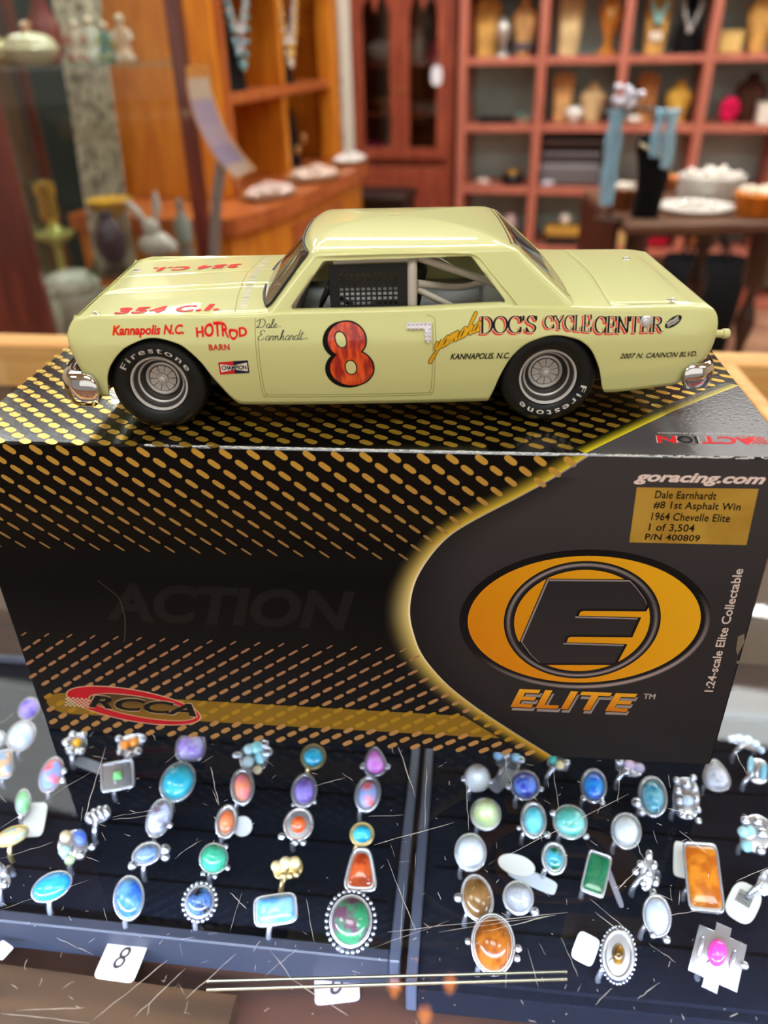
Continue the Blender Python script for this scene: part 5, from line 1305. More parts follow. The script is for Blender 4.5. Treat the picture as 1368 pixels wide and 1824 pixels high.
def bust(px, b, w, hpx, style, col, label, dy=.14, neck=None, extra=None, group='necklace busts on the red shelf'):
    P, k, _ = on_board(px, b, dy); W = w*k/2; Hh = min(hpx*k*.92, .236)
    t = thing('necklace_bust', label, 'necklace bust', P, SA, group)
    if style == 'slab': pr = [(W*.72, .035, 0, 0, 0), (W*.76, .034, Hh*.1, 0, .002), (W*.9, .03, Hh*.6, 0, .012), (W, .028, Hh*.82, 0, .018), (W*.92, .026, Hh*.93, 0, .02), (W*.55, .022, Hh*.985, 0, .022), (W*.4, .02, Hh, 0, .022)]; e = 4
    elif style == 'torso': pr = [(W*.6, .045, 0, 0, 0), (W*.64, .045, Hh*.06, 0, 0), (W*.74, .04, Hh*.25, 0, 0), (W*.98, .042, Hh*.55, 0, 0), (W, .04, Hh*.66, 0, 0), (W*.8, .035, Hh*.76, 0, 0), (W*.42, .028, Hh*.84, 0, 0), (W*.36, .026, Hh*.97, 0, 0), (W*.33, .02, Hh, 0, 0)]; e = 2.4
    elif style == 'vase': pr = [(W*.85, .05, 0, 0, 0), (W*.8, .048, Hh*.05, 0, 0), (W*.4, .03, Hh*.13, 0, 0), (W*.36, .026, Hh*.25, 0, 0), (W*.75, .04, Hh*.5, 0, 0), (W, .05, Hh*.72, 0, 0), (W*.9, .045, Hh*.86, 0, 0), (W*.4, .03, Hh*.95, 0, 0), (W*.35, .02, Hh, 0, 0)]; e = 2
    elif style == 'cape': pr = [(W, .06, 0, 0, 0), (W*.92, .055, Hh*.15, 0, 0), (W*.7, .045, Hh*.5, 0, 0), (W*.55, .04, Hh*.74, 0, 0), (W*.34, .03, Hh*.84, 0, 0), (W*.28, .026, Hh, 0, 0)]; e = 2.2
    profile_loft(pr, e).build('bust_form', fabric(col), t, 50)
    if neck:
        c, r, dep, y0 = neck
        m = MB(); q = [(W*.62*sin(u)*(1 if True else 0), -.043, Hh*(y0-dep*(1-abs(sin(u))**1.5))) for u in np.linspace(-pi/2, pi/2, 17)]
        tube(m, q, r, 8); sphere(m, (0, -.046, Hh*(y0-dep)-r), r*2.2, 10, 8); m.build('necklace', gloss(c, .25, .3), t, 60)
    if extra: extra(t, W, Hh)
    return t
tan, tan2, beige, gold_, brown = (226, 170, 108), (232, 178, 96), (226, 190, 136), (236, 184, 76), (150, 92, 54)
def foot(c):
    def f(t, W, Hh): m = MB(); box(m, -W*.8, W*.8, -.045, .04, .0005, Hh*.10, .004); m.build('foot', fabric(c), t)
    return f
def bracelets(t, W, Hh):
    for z in (.12, .2): m = MB(); tube(m, [(W*.98*cos(u), .048*sin(u), Hh*z) for u in np.linspace(0, 2*pi, 24)[:-1]], .007, 8, closed=True); m.build('bracelet', gloss((96, 100, 116), .3, .5), t, 60)
def card(t, W, Hh): m = MB(); box(m, -W*.45, W*.45, -.041, -.038, Hh*.22, Hh*.36, .001); m.build('price_card', gloss((240, 226, 206)), t)
bust(866, 2, 48, 150, 'slab', tan2, 'tall tan slab necklace bust in the first cell of the top visible shelf row')
bust(932, 2, 46, 118, 'torso', tan, 'tan necklace bust with dark bracelets round its foot, top visible row, first cell', extra=bracelets)
bust(1011, 2, 46, 150, 'slab', (236, 206, 148), 'tall pale cream slab bust, top visible row, second cell')
bust(1081, 2, 42, 130, 'vase', (206, 130, 50), 'amber carved wooden bust shaped like a vase, top visible row', neck=((230, 190, 120), .006, .18, .86))
bust(1163, 2, 46, 150, 'slab', tan2, 'tan slab bust wearing a turquoise collar and white card, top visible row', neck=((130, 176, 168), .011, .28, .86), extra=card)
bust(1220, 2, 50, 116, 'cape', (14, 12, 13), 'black cape-shaped bust with a silver pendant necklace, top visible row', neck=((210, 208, 206), .006, .42, .82))
bust(1345, 2, 48, 112, 'torso', tan2, 'tan necklace bust at the right end of the top visible row')
bust(999, 3, 38, 84, 'slab', tan, 'tan slab bust left of a white bowl, second visible row')
bust(1052, 3, 46, 68, 'torso', beige, 'small beige bust with short neck, second visible row, second cell')
bust(1146, 3, 38, 84, 'slab', (206, 140, 84), 'brownish slab bust with an oval panel, second visible row, third cell', neck=((150, 84, 40), .005, .5, .8))
bust(1203, 3, 46, 70, 'torso', gold_, 'mustard yellow bust, second visible row, third cell')
bust(1328, 3, 54, 84, 'torso', (70, 38, 26), 'dark brown necklace bust, second visible row, right end')
def small(px, b, name, label, cat, fn, dy=.12):
    P, k, _ = on_board(px, b, dy); t = thing(name, label, cat, P, SA); fn(t, k); return t
def boxes(name, col, w, d, h, bev=.003):
    return lambda t, k: [box(MB(), -w*k/2, w*k/2, -d/2, d/2, 0, h*k*.9, bev).build(name, gloss(col), t), box(MB(), -w*k/2-.003, w*k/2+.003, -d/2-.003, d/2+.003, h*k*.9+.0005, h*k, bev*.6).build('lid', gloss(col), t)]
def lathed(name, col, pr, metal=0.0, n=24):
    return lambda t, k: lathe(MB(), [(r*k, z*k) for r, z in pr], n).build(name, gloss(col, .3, metal), t, 50)
small(895, 2, 'figurine', 'small silver goblet figurine between the two tan busts on the top visible row', 'figurine', lathed('figure', (206, 204, 196), [(12, 0), (11, 3), (4, 8), (4, 20), (10, 30), (12, 42), (8, 52), (3, 58), (.1, 60)], .6), .08)
small(1297, 2, 'gift_box', 'small straw-yellow lidded box on the top visible row beside the right bust', 'box', boxes('box_body', (226, 190, 110), 38, .08, 34), .1)
small(885, 3, 'earring_tray', 'long low black tray on the second visible row, first cell', 'tray', boxes('tray_body', (26, 22, 20), 62, .14, 9), .12)
small(930, 3, 'trinket_dish', 'small green and white trinket dish at the right of the black tray', 'dish', lambda t, k: [lathe(MB(), [(6*k, 0), (14*k, 6*k), (16*k, 10*k), (14*k, 10*k), (6*k, 4*k), (.01, 3*k)], 24).build('dish', gloss((214, 206, 190)), t, 50), sphere(MB(), (-.01, 0, 12*k), (10*k, 10*k, 7*k)).build('green_stones', gloss((54, 92, 74)), t, 60)], .05)
small(1021, 3, 'china_bowl', 'round white bowl in front of the small tan bust', 'bowl', lathed('bowl', (232, 226, 216), [(6, 0), (7, 2), (15, 12), (16, 20), (13, 24), (5, 27), (.1, 28)]), .06)
small(1128, 3, 'jewellery_pillow', 'small white cushion left of the brownish slab bust', 'cushion', lambda t, k: sphere(MB(), (0, 0, 7*k), (14*k, 12*k, 7*k)).build('pillow', gloss((232, 220, 206)), t, 60), .05)
small(1172, 3, 'perfume_bottle', 'tiny black bottle between the brownish and mustard busts', 'bottle', lathed('bottle', (18, 18, 20), [(7, 0), (8, 2), (8, 14), (3, 18), (3, 22), (.1, 23)]), .08)
def flower(t, k):
    m = MB()
    for q in range(7): sphere(m, (9*k*cos(q*.9), -6*k, 22*k+10*k*sin(q*.9)), (9*k, 7*k, 11*k), 10, 8)
    m.build('petals', fabric((226, 20, 84)), t, 60); lathe(MB(), [(12*k, 0), (10*k, 3*k), (3*k, 6*k), (3*k, 22*k)], 16).build('stand', gloss((150, 60, 60)), t, 50)
small(1294, 3, 'fabric_flower', 'magenta fabric flower on the second visible row, right cell', 'flower', flower, .07)
small(1360, 3, 'gift_box', 'plain white box at the right photo edge, second visible row', 'box', boxes('box_body', (236, 224, 210), 30, .08, 34), .05)
small(912, 4, 'trinket_box', 'black rounded trinket box with a gold lid, third visible row', 'box', lambda t, k: [lathe(MB(), [(18*k, 0), (20*k, 4*k), (19*k, 16*k), (17*k, 18*k)], 24).build('box_body', gloss((18, 16, 15)), t, 50), sphere(MB(), (0, 0, 18*k), (14*k, 14*k, 8*k)).build('lid', gloss((176, 130, 50), .3, .6), t, 60)], .1)
small(860, 4, 'trinket_dish', 'pale pinkish shell dish at the left of the third visible row', 'dish', lambda t, k: sphere(MB(), (0, 0, 6*k), (12*k, 9*k, 6*k)).build('shell', gloss((226, 196, 180)), t, 60), .05)
small(974, 4, 'trinket_dish', 'pale lilac dish in front of the dark drawers, third visible row', 'dish', lambda t, k: sphere(MB(), (0, 0, 5*k), (13*k, 9*k, 5*k)).build('shell', gloss((206, 196, 206)), t, 60), .04)
def drawers(t, k):
    for q in range(4):
        box(MB(), -53*k, 53*k, -.08, .10, q*19*k+.001, q*19*k+17*k, .003).build('drawer', gloss([(92, 84, 84), (128, 124, 128), (66, 56, 58), (52, 40, 42)][q]), t)
        box(MB(), -49*k, 49*k, -.0830, -.0802, q*19*k+12*k, q*19*k+15*k, .0008).build('label_strip', gloss((160, 156, 160)), t)
small(1014, 4, 'drawer_unit', 'stack of dark grey plastic drawers in the second cell of the third visible row', 'drawer unit', drawers, .16)
for q, (px, lab) in enumerate(((851, 'pale pink cylinder at the left of the fourth visible row'), (907, 'pale pink cylinder right of the other pink one, fourth visible row'))):
    small(px, 5, 'pink_candle', lab, 'candle', lathed('candle', (206, 170, 166), [(9, 0), (9, 44), (7, 46), (.1, 47)]), .1)
def goldbox(t, k):
    box(MB(), -30*k, 30*k, -.07, .07, 0, 16*k, .003).build('box_body', gloss((40, 30, 26)), t); box(MB(), -32*k, 32*k, -.072, .072, 16.5*k, 30*k, .003).build('lid', gloss((196, 146, 60)), t)
gb = small(1003, 5, 'jewellery_box', 'black box with a golden lid under a white ball, fourth visible row', 'box', goldbox, .1)
small(1003, 5, 'glass_ball', 'white ball resting on the gold-lidded box', 'ball', lambda t, k: sphere(MB(), (0, 0, 41*k), 10*k).build('ball', gloss((234, 226, 210), .1), t, 60), .1)
small(1152, 5, 'handbag', 'crimson handbag seen under the table on the fourth visible row', 'bag', lambda t, k: [box(MB(), -34*k, 34*k, -.06, .06, 0, 40*k, .02).build('bag_body', fabric((206, 22, 54)), t, 50), tube(MB(), [(-20*k, 0, 40*k), (-14*k, 0, 56*k), (14*k, 0, 56*k), (20*k, 0, 40*k)], .006, 8).build('handle', fabric((150, 16, 40)), t, 60)], .1)
def posy(t, k):
    lathe(MB(), [(14*k, 0), (22*k, 18*k), (24*k, 24*k), (20*k, 24*k)], 20).build('pot', gloss((214, 150, 50)), t, 50); m = MB(); rr = random.Random(2)
    for q in range(14): sphere(m, (rr.uniform(-20, 20)*k, rr.uniform(-12, 12)*k, (30+rr.uniform(-4, 10))*k), 8*k, 8, 6)
    o = m.build('blossoms', fabric((236, 104, 150)), t, 60); m = MB()
    for q in range(8): sphere(m, (rr.uniform(-22, 22)*k, rr.uniform(-16, -6)*k, (26+rr.uniform(-2, 6))*k), 5*k, 8, 6)
    m.build('white_blossoms', fabric((240, 224, 200)), t, 60)
small(1242, 5, 'flower_pot', 'yellow pot of pink and white artificial flowers under the table', 'flower pot', posy, .1)
small(1100, 5, 'straw_box', 'pale straw box left of the crimson handbag', 'box', boxes('box_body', (206, 170, 110), 28, .1, 36), .1)

# ------------------------------------------------------------------ china cabinet
M_mah = mat('cabinet_mahogany', (166, 80, 56), .35, col2=(140, 62, 44), scale=7, stretch=(6, 6, 1), coat=.5)
M_mahd = mat('cabinet_dark_wood', (56, 22, 14), .6)  # darker wood tone for the cabinet's back panel
CB = S0+SV*.04
china = thing('china_cabinet', 'dark red mahogany china cabinet with two arched glass doors', 'cabinet', (CB.x, CB.y, FLOOR), SA)
xl, xr = -.560, -.045
box(MB(), xl, xl+.03, 0, .34, .001, G+.55, .002).build('side_panel', M_mah, china); box(MB(), xr-.03, xr, 0, .34, .001, G+.55, .002).build('side_panel', M_mah, china)
box(MB(), xl, xr, .3405, .355, .001, G+.55).build('back_panel', M_mahd, china); box(MB(), xl-.03, xr+.02, -.03, .36, G+.551, G+.63, .012).build('cornice', M_mah, china)
box(MB(), xl+.031, xr-.031, .004, .34, G-.335, G-.31, .002).build('waist_rail', M_mah, china); box(MB(), xl+.031, xr-.031, .004, .34, .002, .09, .002).build('plinth', M_mah, china)
for z in (.10, -.11, -.30): box(MB(), xl+.031, xr-.031, .05, .335, G+z-.008, G+z, .001).build('inner_shelf', M_mah, china)
M_cglass = glass_mat('cabinet_glass', (.78, .76, .74), .05, 1.2)
xm = (xl+xr)/2
for a, b in ((xl+.031, xm-.001), (xm+.001, xr-.031)):
    dr = bpy.data.objects.new('door', None); COL.objects.link(dr); dr.parent = china
    z0, z1 = G-.305, G+.545; m = MB(); w = .047
    box(m, a, a+w, -.022, -.001, z0, z1, .002); box(m, b-w, b, -.022, -.001, z0, z1, .002); box(m, a+w, b-w, -.022, -.001, z0, z0+.05, .002)
    n = 12; A = [(a+w+(b-a-2*w)*t/n, z1-.235+.07*(abs(sin(pi*t/n*2)))) for t in range(n+1)]; prism(m, [(a+w, z1)]+A+[(b-w, z1)], -.022, -.001, Matrix.Rotation(radians(90), 4, 'X') @ Matrix.Scale(-1, 4, (0, 0, 1)))
    m.build('door_frame', M_mah, dr); box(MB(), a+w, b-w, -.012, -.009, z0+.05, z1-.12).build('door_glass', M_cglass, dr, None)
    box(MB(), a, b, -.02, -.001, .095, G-.34, .004).build('lower_door', M_mah, china); box(MB(), a+.04, b-.04, -.026, -.0205, .14, G-.39, .008).build('raised_panel', M_mahd if False else M_mah, china)
    sphere(MB(), (b-.02 if a < xm-.1 else a+.02, -.03, G-.0), .008).build('knob', gloss((190, 150, 70), .3, .9), dr, 60)
def in_cab(px, py_base, z, dy, name, label, cat, fn):
    x, _, k = sh(px, py_base, dy); P = S0+SU*x+SV*dy; t = thing(name, label, cat, (P.x, P.y, z+.0008), SA); fn(t, k); return t
in_cab(682, 88, .10, .2, 'china_plate', 'grey china tureen on the top shelf behind the left cabinet door', 'tureen', lathed('tureen', (176, 172, 164), [(14, 0), (24, 6), (30, 20), (28, 30), (16, 36), (4, 40), (.1, 44)]))
in_cab(745, 88, .10, .2, 'china_jug', 'tall pale jug behind the right cabinet door', 'jug', lathed('jug', (170, 164, 156), [(10, 0), (14, 14), (12, 34), (8, 48), (10, 56), (8, 56)]))
in_cab(772, 88, .10, .16, 'glass_vase', 'slim rose pink vase behind the right cabinet door', 'vase', lathed('vase', (176, 70, 96), [(6, 0), (10, 10), (6, 24), (9, 34), (7, 34)]))
in_cab(683, 175, -.11, .2, 'brass_bowl', 'small brass bowl on the middle shelf of the china cabinet', 'bowl', lathed('bowl', (206, 170, 100), [(5, 0), (5, 4), (20, 16), (22, 22), (19, 21), (5, 6), (.1, 5)], .8))
in_cab(755, 180, -.11, .2, 'china_plate', 'stack of grey plates on the middle shelf behind the right door', 'plates', lathed('plates', (120, 112, 108), [(8, 0), (24, 3), (25, 14), (22, 14), (8, 8), (.1, 8)]))
in_cab(672, 252, -.30, .14, 'gift_box', 'magenta box on the lowest shelf of the china cabinet', 'box', boxes('box_body', (190, 24, 96), 28, .1, 20))
in_cab(697, 258, -.30, .10, 'china_plate', 'cream covered dish beside the magenta box in the china cabinet', 'dish', lathed('dish', (226, 206, 160), [(8, 0), (16, 4), (17, 10), (10, 16), (.1, 18)]))
x, z, k = sh(777, 135, -.0); P = CB+SU*(x)+SV*(-.0265)
t = thing('hanging_tag', 'white oval tag hanging on the right cabinet door', 'tag', (P.x, P.y, z), SA)
prism(MB(), sell(10*k, 16*k, 24, 2.6), 0, .002, Matrix.Rotation(radians(90), 4, 'X')).build('card', gloss((238, 234, 240), .6), t, 30)
tube(MB(), [(0, -.001, 16*k), (0, .004, 30*k)], .001, 6).build('string', gloss((220, 214, 200), .7), t, 60)

# ------------------------------------------------------------------ oak hutch along the left wall
HA = radians(-12.5); HO = Vector((-.545, 2.35, FLOOR))
HUx = Matrix.Translation(HO) @ Matrix.Rotation(HA, 4, 'Z')
hutch = thing('oak_hutch', 'honey oak hutch with open cubbies over a curved cupboard base', 'hutch', HO, HA)
M_hut = mat('hutch_oak', (212, 132, 36), .38, col2=(190, 108, 24), scale=7, stretch=(6, 6, 1), coat=.4)
M_hutd = mat('hutch_oak_dark', (180, 98, 46), .4, col2=(154, 76, 34), scale=7, stretch=(6, 6, 1), coat=.4)
# local: x = out of the front (towards the aisle), y = along the wall
box(MB(), -.36, 0, -.03, 0, G-.199, G+.9, .003).build('end_panel', M_hut, hutch)
box(MB(), -.07, .012, .0, .035, G-.199, G+.9, .006).build('front_post', M_hutd, hutch); box(MB(), -.05, .012, .88, .95, G-.199, G+.9, .006).build('front_post', M_hut, hutch)
box(MB(), -.36, -.0, .955, .985, G-.199, G+.9, .003).build('end_panel', M_hut, hutch)
box(MB(), -.375, -.361, -.03, .985, G-.199, G+.9).build('back_panel', M_hut, hutch)
for z in (.085, .42, .75): box(MB(), -.36, .0, .0355, .8795, G+z-.03, G+z, .003).build('shelf_board', M_hutd, hutch)
for z0, z1 in ((-.199, .054), (.086, .389)): box(MB(), -.36, -.01, .455, .485, G+z0, G+z1, .003).build('divider', M_hut, hutch)
prof = [(-.37, -.33), (.06, -.33), (.14, -.29), (.175, -.18), (.185, .0), (.185, .55), (.17, .8), (.12, .95), (.02, 1.03), (-.37, 1.03)]
prism(MB(), prof, G-.245, G-.2).build('counter_top', M_hutd, hutch, 30)
prism(MB(), [(a*.94-.012, b*.96+.01) for a, b in prof], .06, G-.246).build('cupboard_body', M_hut, hutch, 30)
box(MB(), .160, .172, .06, .5, G-.40, G-.28, .004).build('drawer', M_hutd, hutch); sphere(MB(), (.18, .28, G-.34), .012).build('drawer_knob', gloss((60, 40, 30)), hutch, 60)
prism(MB(), [(a*.9-.02, b*.95+.01) for a, b in prof], .001, .0595).build('plinth', M_hutd, hutch, 30)
def hl(x, y, z): return HUx @ Vector((x, y, G+z))
def neckstand(x, y, z, h, label, strands, col=(16, 15, 18)):
    p = hl(x, y, z+.0008); t = thing('necklace_bust', label, 'necklace bust', p, HA+radians(90), 'necklace stands in the oak hutch')
    profile_loft([(h*.22, h*.16, 0, 0, 0), (h*.22, h*.15, h*.06, 0, 0), (h*.3, h*.14, h*.45, 0, .01), (h*.26, h*.12, h*.75, 0, .015), (h*.14, h*.08, h*.9, 0, .02), (h*.12, h*.07, h, 0, .02)]).build('bust_form', fabric(col), t, 60)
    for i, (c, dep) in enumerate(strands):
        m = MB(); pts = [(h*.25*sin(u), -h*.16-.004*i, h*(.9-dep*(1-abs(sin(u))**1.6))) for u in np.linspace(-pi/2, pi/2, 19)]
        for q in pts: sphere(m, q, h*.032, 8, 6)
        m.build('bead_strand', gloss(c, .25, .4), t, 60)
neckstand(-.08, .20, .085, .30, 'black bust with grey and teal bead strands in the upper left hutch cubby', [((186, 182, 190), .55), ((206, 200, 196), .38), ((110, 160, 160), .7)])
neckstand(-.08, .58, .085, .30, 'black bust with pale and golden strands in the upper right hutch cubby', [((196, 192, 200), .5), ((232, 214, 190), .72), ((226, 180, 90), .62)])
neckstand(-.10, .68, -.199, .24, 'black bust with two round golden discs in the lower right hutch cubby', [])
t = bpy.data.objects[[o.name for o in bpy.data.objects if o.get('label', '').startswith('black bust with two round')][0]]
for dx in (-.03, .035): sphere(MB(), (dx, -.048, .075+dx*.5), (.018, .006, .018)).build('gold_disc', gloss((206, 160, 100), .3, .8), t, 60)
for i, (y, z, lab) in enumerate(((.16, .02, 'small white earring card hanging highest in the lower left cubby'), (.18, -.05, 'round white earring card in the middle of the lower left cubby'), (.22, -.12, 'silvery earring card lowest in the lower left cubby'))):
    p = hl(-.355, y+.16, z); t = thing('earring_card', lab, 'earring card', p, HA+radians(90), 'earring cards in the hutch')
    prism(MB(), sell(.03+.006*i, .024+.01*i, 20, 2.5), 0, .004, Matrix.Rotation(radians(90), 4, 'X')).build('card', gloss((226, 214, 200), .5), t, 40); sphere(MB(), (0, -.008, 0), .009).build('earring', gloss((226, 226, 226), .2, .9), t, 60)
rr = random.Random(5)
for i, (x, y, s, c, lab) in enumerate(((.095, .06, .065, (214, 190, 180), 'heap of pinkish pearl strands at the near end of the hutch top'), (.10, .42, .075, (222, 196, 178), 'heap of cream bead necklaces in the middle of the hutch top'), (.10, .80, .055, (232, 222, 214), 'heap of white pearls at the far end of the hutch top'))):
    p = hl(x, y, -.1995); t = thing('bead_heap', lab, 'bead necklaces', p, HA, 'bead heaps on the hutch top')
    lathe(MB(), [(s*.9, 0), (s*1.15, .006), (s*1.2, .012), (s*1.1, .010), (.001, .008)], 28, sy=1.6).build('saucer', gloss((150, 110, 80)), t, 50)
    m = MB()
    for q in range(90):
        a = rr.uniform(0, 2*pi); r = sqrt(rr.random())*s; sphere(m, (r*cos(a), 1.5*r*sin(a), .016+rr.random()*.03*(1-r/s)), .008, 6, 5)
    o = m.build('beads', gloss(c, .2), t, 60); o['kind'] = 'stuff'

# white lace panel and post beyond the hutch, dark chest in front of the cabinet
a = at_y(597, 0, 3.82)
t = thing('lace_drape', 'white patterned lace panel hanging beyond the oak hutch', 'lace panel', (a.x-.03, 3.82, FLOOR), SA)
m = MB(); vs = []; n = 30
for i in range(n+1):
    for z in np.linspace(.62, 1.75, 12): vs.append((.09*i/n, .012*sin(i*1.3)+.004*sin(z*9), z))
m.add(vs, [(i*12+j, (i+1)*12+j, (i+1)*12+j+1, i*12+j+1) for i in range(n) for j in range(11)])
o = m.build('lace', mat('lace_white', (226, 214, 196), .9, col2=(120, 104, 92), scale=22, ramp=(.55, .66)), t, 180); o.modifiers.new('thickness', 'SOLIDIFY').thickness = .003
b = at_y(618, 150, 3.74)
t = thing('white_post', 'slim white painted post beside the lace panel', 'post', (b.x, 3.74, FLOOR), SA)
box(MB(), -.022, .022, -.015, .015, .012, 1.75, .003).build('post', gloss((232, 224, 208), .5), t); box(MB(), -.06, .06, -.05, .05, 0, .012, .003).build('post_base', gloss((216, 206, 190), .5), t)
p = at_y(640, 330, 3.55)
t = thing('wooden_chest', 'very dark brown wooden chest standing before the china cabinet', 'chest', (p.x+.04, 3.55, FLOOR), SA-radians(3))
M_chest = mat('chest_wood', (46, 24, 15), .5, col2=(34, 16, 10), scale=8, stretch=(1, 8, 8))
box(MB(), -.19, .19, -.11, .11, .001, .56, .006).build('chest_body', M_chest, t); box(MB(), -.2, .2, -.12, .12, .561, .60, .008).build('chest_lid', M_chest, t); box(MB(), -.02, .02, -.119, -.1105, .50, .545, .002).build('lock_plate', gloss((120, 96, 50), .4, .8), t)

# ------------------------------------------------------------------ tall glass curio cabinet at the left
CA = radians(16); CO = Vector((-.785, 1.47, FLOOR))
cur = thing('curio_cabinet', 'mahogany-framed glass curio cabinet full of porcelain at the left', 'cabinet', CO, CA)
M_cm = mat('curio_mahogany', (116, 52, 40), .35, col2=(90, 38, 30), scale=7, stretch=(6, 6, 1), coat=.5)
Wc, Dc = .40, .38; zt_, zb_ = G+.85, G-.40
box(MB(), -.16, Wc+.02, -.02, Dc+.02, .001, zb_, .006).build('base', M_cm, cur)
box(MB(), -.10, .028, -.012, .03, zb_+.0005, zt_, .004).build('corner_post', M_cm, cur)
for x, y, w in ((Wc-.03, 0, .028), (0, Dc-.022, .022), (Wc-.022, Dc-.022, .022)): box(MB(), x, x+w, y, y+w, zb_+.0005, zt_, .003).build('corner_post', M_cm, cur)
box(MB(), -.12, Wc+.02, -.02, Dc+.02, zt_+.0005, zt_+.09, .01).build('cornice', M_cm, cur)
M_pane = glass_mat('curio_glass', (.93, .95, .94), .03, .35, .3)
for q in ([(.03, .004), (Wc-.032, .004)], [(Wc-.006, .03), (Wc-.006, Dc-.024)], [(.006, .032), (.006, Dc-.024)]):
    (x0, y0), (x1, y1) = q; m = MB(); box(m, min(x0, x1)-.0015, max(x0, x1)+.0015, min(y0, y1)-.0015, max(y0, y1)+.0015, zb_+.002, zt_-.002); m.build('pane', M_pane, cur, None)
M_shg = glass_mat('shelf_glass', (.80, .88, .84), .05, 1.2, .6)
gs = .189
box(MB(), .12, Wc-.01, .012, Dc-.012, G-.221, G-.215).build('glass_shelf', M_shg, cur, None)
for z in (gs, .52): box(MB(), .01, Wc-.01, .012, Dc-.012, G+z-.006, G+z).build('glass_shelf', M_shg, cur, None)
lp = lamp_area('curio_fill_light', (0, 0, 0), (0, 0, 0), .2, .2, 3.2, (1.0, .95, .86)); lp.parent = cur; lp.location = (Wc/2, Dc/2, zt_-.03)  # added fill light, out of view, to brighten the porcelain
lathe(MB(), [(.09, zt_-.02), (.10, zt_-.012), (.10, zt_-.001)], 24, Matrix.Translation((Wc/2, Dc/2, 0))).build('fill_light_puck', gloss((226, 222, 214)), cur, 50)  # unseen puck made up to house the added fill light
CM = Matrix.Translation(CO) @ Matrix.Rotation(CA, 4, 'Z')
def in_cur(px, py, yl, z, name, label, cat, fn, group='porcelain in the curio cabinet'):
    """yl = depth inside the cabinet; (px,py) = where the photo shows the foot"""
    n = Vector((-sin(CA), cos(CA), 0)); P0 = CO+n*yl; d = ray(px, py); t_ = (P0-CAM).dot(n)/d.dot(n); Q = CAM+d*t_; k = t_/F_PX
    t = thing(name, label, cat, (Q.x, Q.y, z+.0008), CA, group); fn(t, k); return t
cream_, ivory = (226, 214, 178), (214, 208, 190)
def tureen(t, k):
    lathe(MB(), [(26*k, 0), (30*k, 4*k), (46*k, 14*k), (50*k, 26*k), (46*k, 30*k)], 32).build('tureen_body', gloss(cream_, .15), t, 50)
    lathe(MB(), [(45*k, 30.5*k), (42*k, 38*k), (30*k, 46*k), (10*k, 50*k), (.001, 51*k)], 32).build('lid', gloss(cream_, .15), t, 50)
    lathe(MB(), [(9*k, 50*k), (5*k, 54*k), (10*k, 62*k), (.001, 68*k)], 16).build('lid_knob', gloss((214, 160, 130), .2), t, 50)
in_cur(58, 108, .1, gs, 'soup_tureen', 'cream porcelain soup tureen with a lid on the glass shelf', 'tureen', tureen)
in_cur(2, 100, .22, gs, 'gilt_teapot', 'ivory and gilt teapot cut by the left photo edge on the glass shelf', 'teapot', lambda t, k: [lathe(MB(), [(14*k, 0), (28*k, 12*k), (26*k, 26*k), (10*k, 34*k), (4*k, 40*k), (.001, 44*k)], 28).build('pot', gloss((222, 200, 140), .15), t, 50), tube(MB(), [(24*k, 0, 10*k), (40*k, 0, 16*k), (46*k, 0, 30*k)], 4*k, 8).build('spout', gloss((222, 200, 140), .15), t, 60)])
in_cur(80, 60, .3, gs, 'red_vase', 'tall dusky red vase behind the cream tureen', 'vase', lathed('vase', (130, 50, 44), [(20, 0), (30, 30), (26, 60), (12, 90), (18, 110), (14, 110)]))
def figure(c1, c2, h):
    def f(t, k):
        lathe(MB(), [(17*k, 0), (18*k, h*.05*k), (15*k, h*.1*k), (13*k, h*.3*k), (9*k, h*.55*k), (10*k, h*.68*k), (5*k, h*.78*k)], 20).build('robe', gloss(c1, .2), t, 50)
        sphere(MB(), (0, 0, h*.88*k), h*.11*k).build('head', gloss((232, 206, 180), .25), t, 60)
        for s in (-1, 1): tube(MB(), [(s*9*k, 0, h*.66*k), (s*17*k, -6*k, h*.5*k), (s*8*k, -12*k, h*.45*k)], [4*k, 3.5*k, 2.5*k], 8).build('arm', gloss(c2, .25), t, 60)
        m = MB()
        for q in range(6): sphere(m, (14*k*cos(q), -8*k+6*k*sin(q), (6+4*(q % 2))*k), 5*k, 8, 6)
        m.build('flowers', gloss(c2, .3), t, 60)
    return f
in_cur(142, 106, .14, gs, 'figurine', 'white and rust porcelain figurine left on the glass shelf', 'figurine', figure((222, 206, 186), (170, 90, 60), 66))
in_cur(168, 104, .18, gs, 'figurine', 'tall white winged figurine in the middle of the glass shelf', 'figurine', figure((226, 222, 214), (206, 206, 200), 70))
in_cur(194, 106, .14, gs, 'figurine', 'teal green porcelain figurine on the glass shelf', 'figurine', figure((110, 150, 140), (196, 190, 120), 62))
in_cur(224, 108, .12, gs, 'figurine', 'peach porcelain figurine at the right of the glass shelf', 'figurine', figure((226, 186, 150), (230, 214, 196), 74))
BZ = -.40
def lidded(t, k):
    lathe(MB(), [(34*k, 0), (38*k, 5*k), (30*k, 14*k), (40*k, 40*k), (48*k, 70*k), (47*k, 84*k), (42*k, 88*k)], 32).build('jar_body', gloss((206, 204, 194), .2), t, 50)
    lathe(MB(), [(46*k, 88.5*k), (50*k, 94*k), (44*k, 106*k), (30*k, 114*k), (8*k, 118*k)], 32).build('lid', gloss((216, 210, 196), .2), t, 50)
    for s in (-1, 1): tube(MB(), [(s*44*k, 0, 50*k), (s*62*k, 0, 60*k), (s*60*k, 0, 80*k), (s*46*k, 0, 80*k)], 5*k, 8).build('handle', gloss((206, 204, 194), .2), t, 60)
in_cur(142, 575, .14, BZ, 'ginger_jar', 'large white lidded porcelain jar on the cabinet floor', 'jar', lidded)
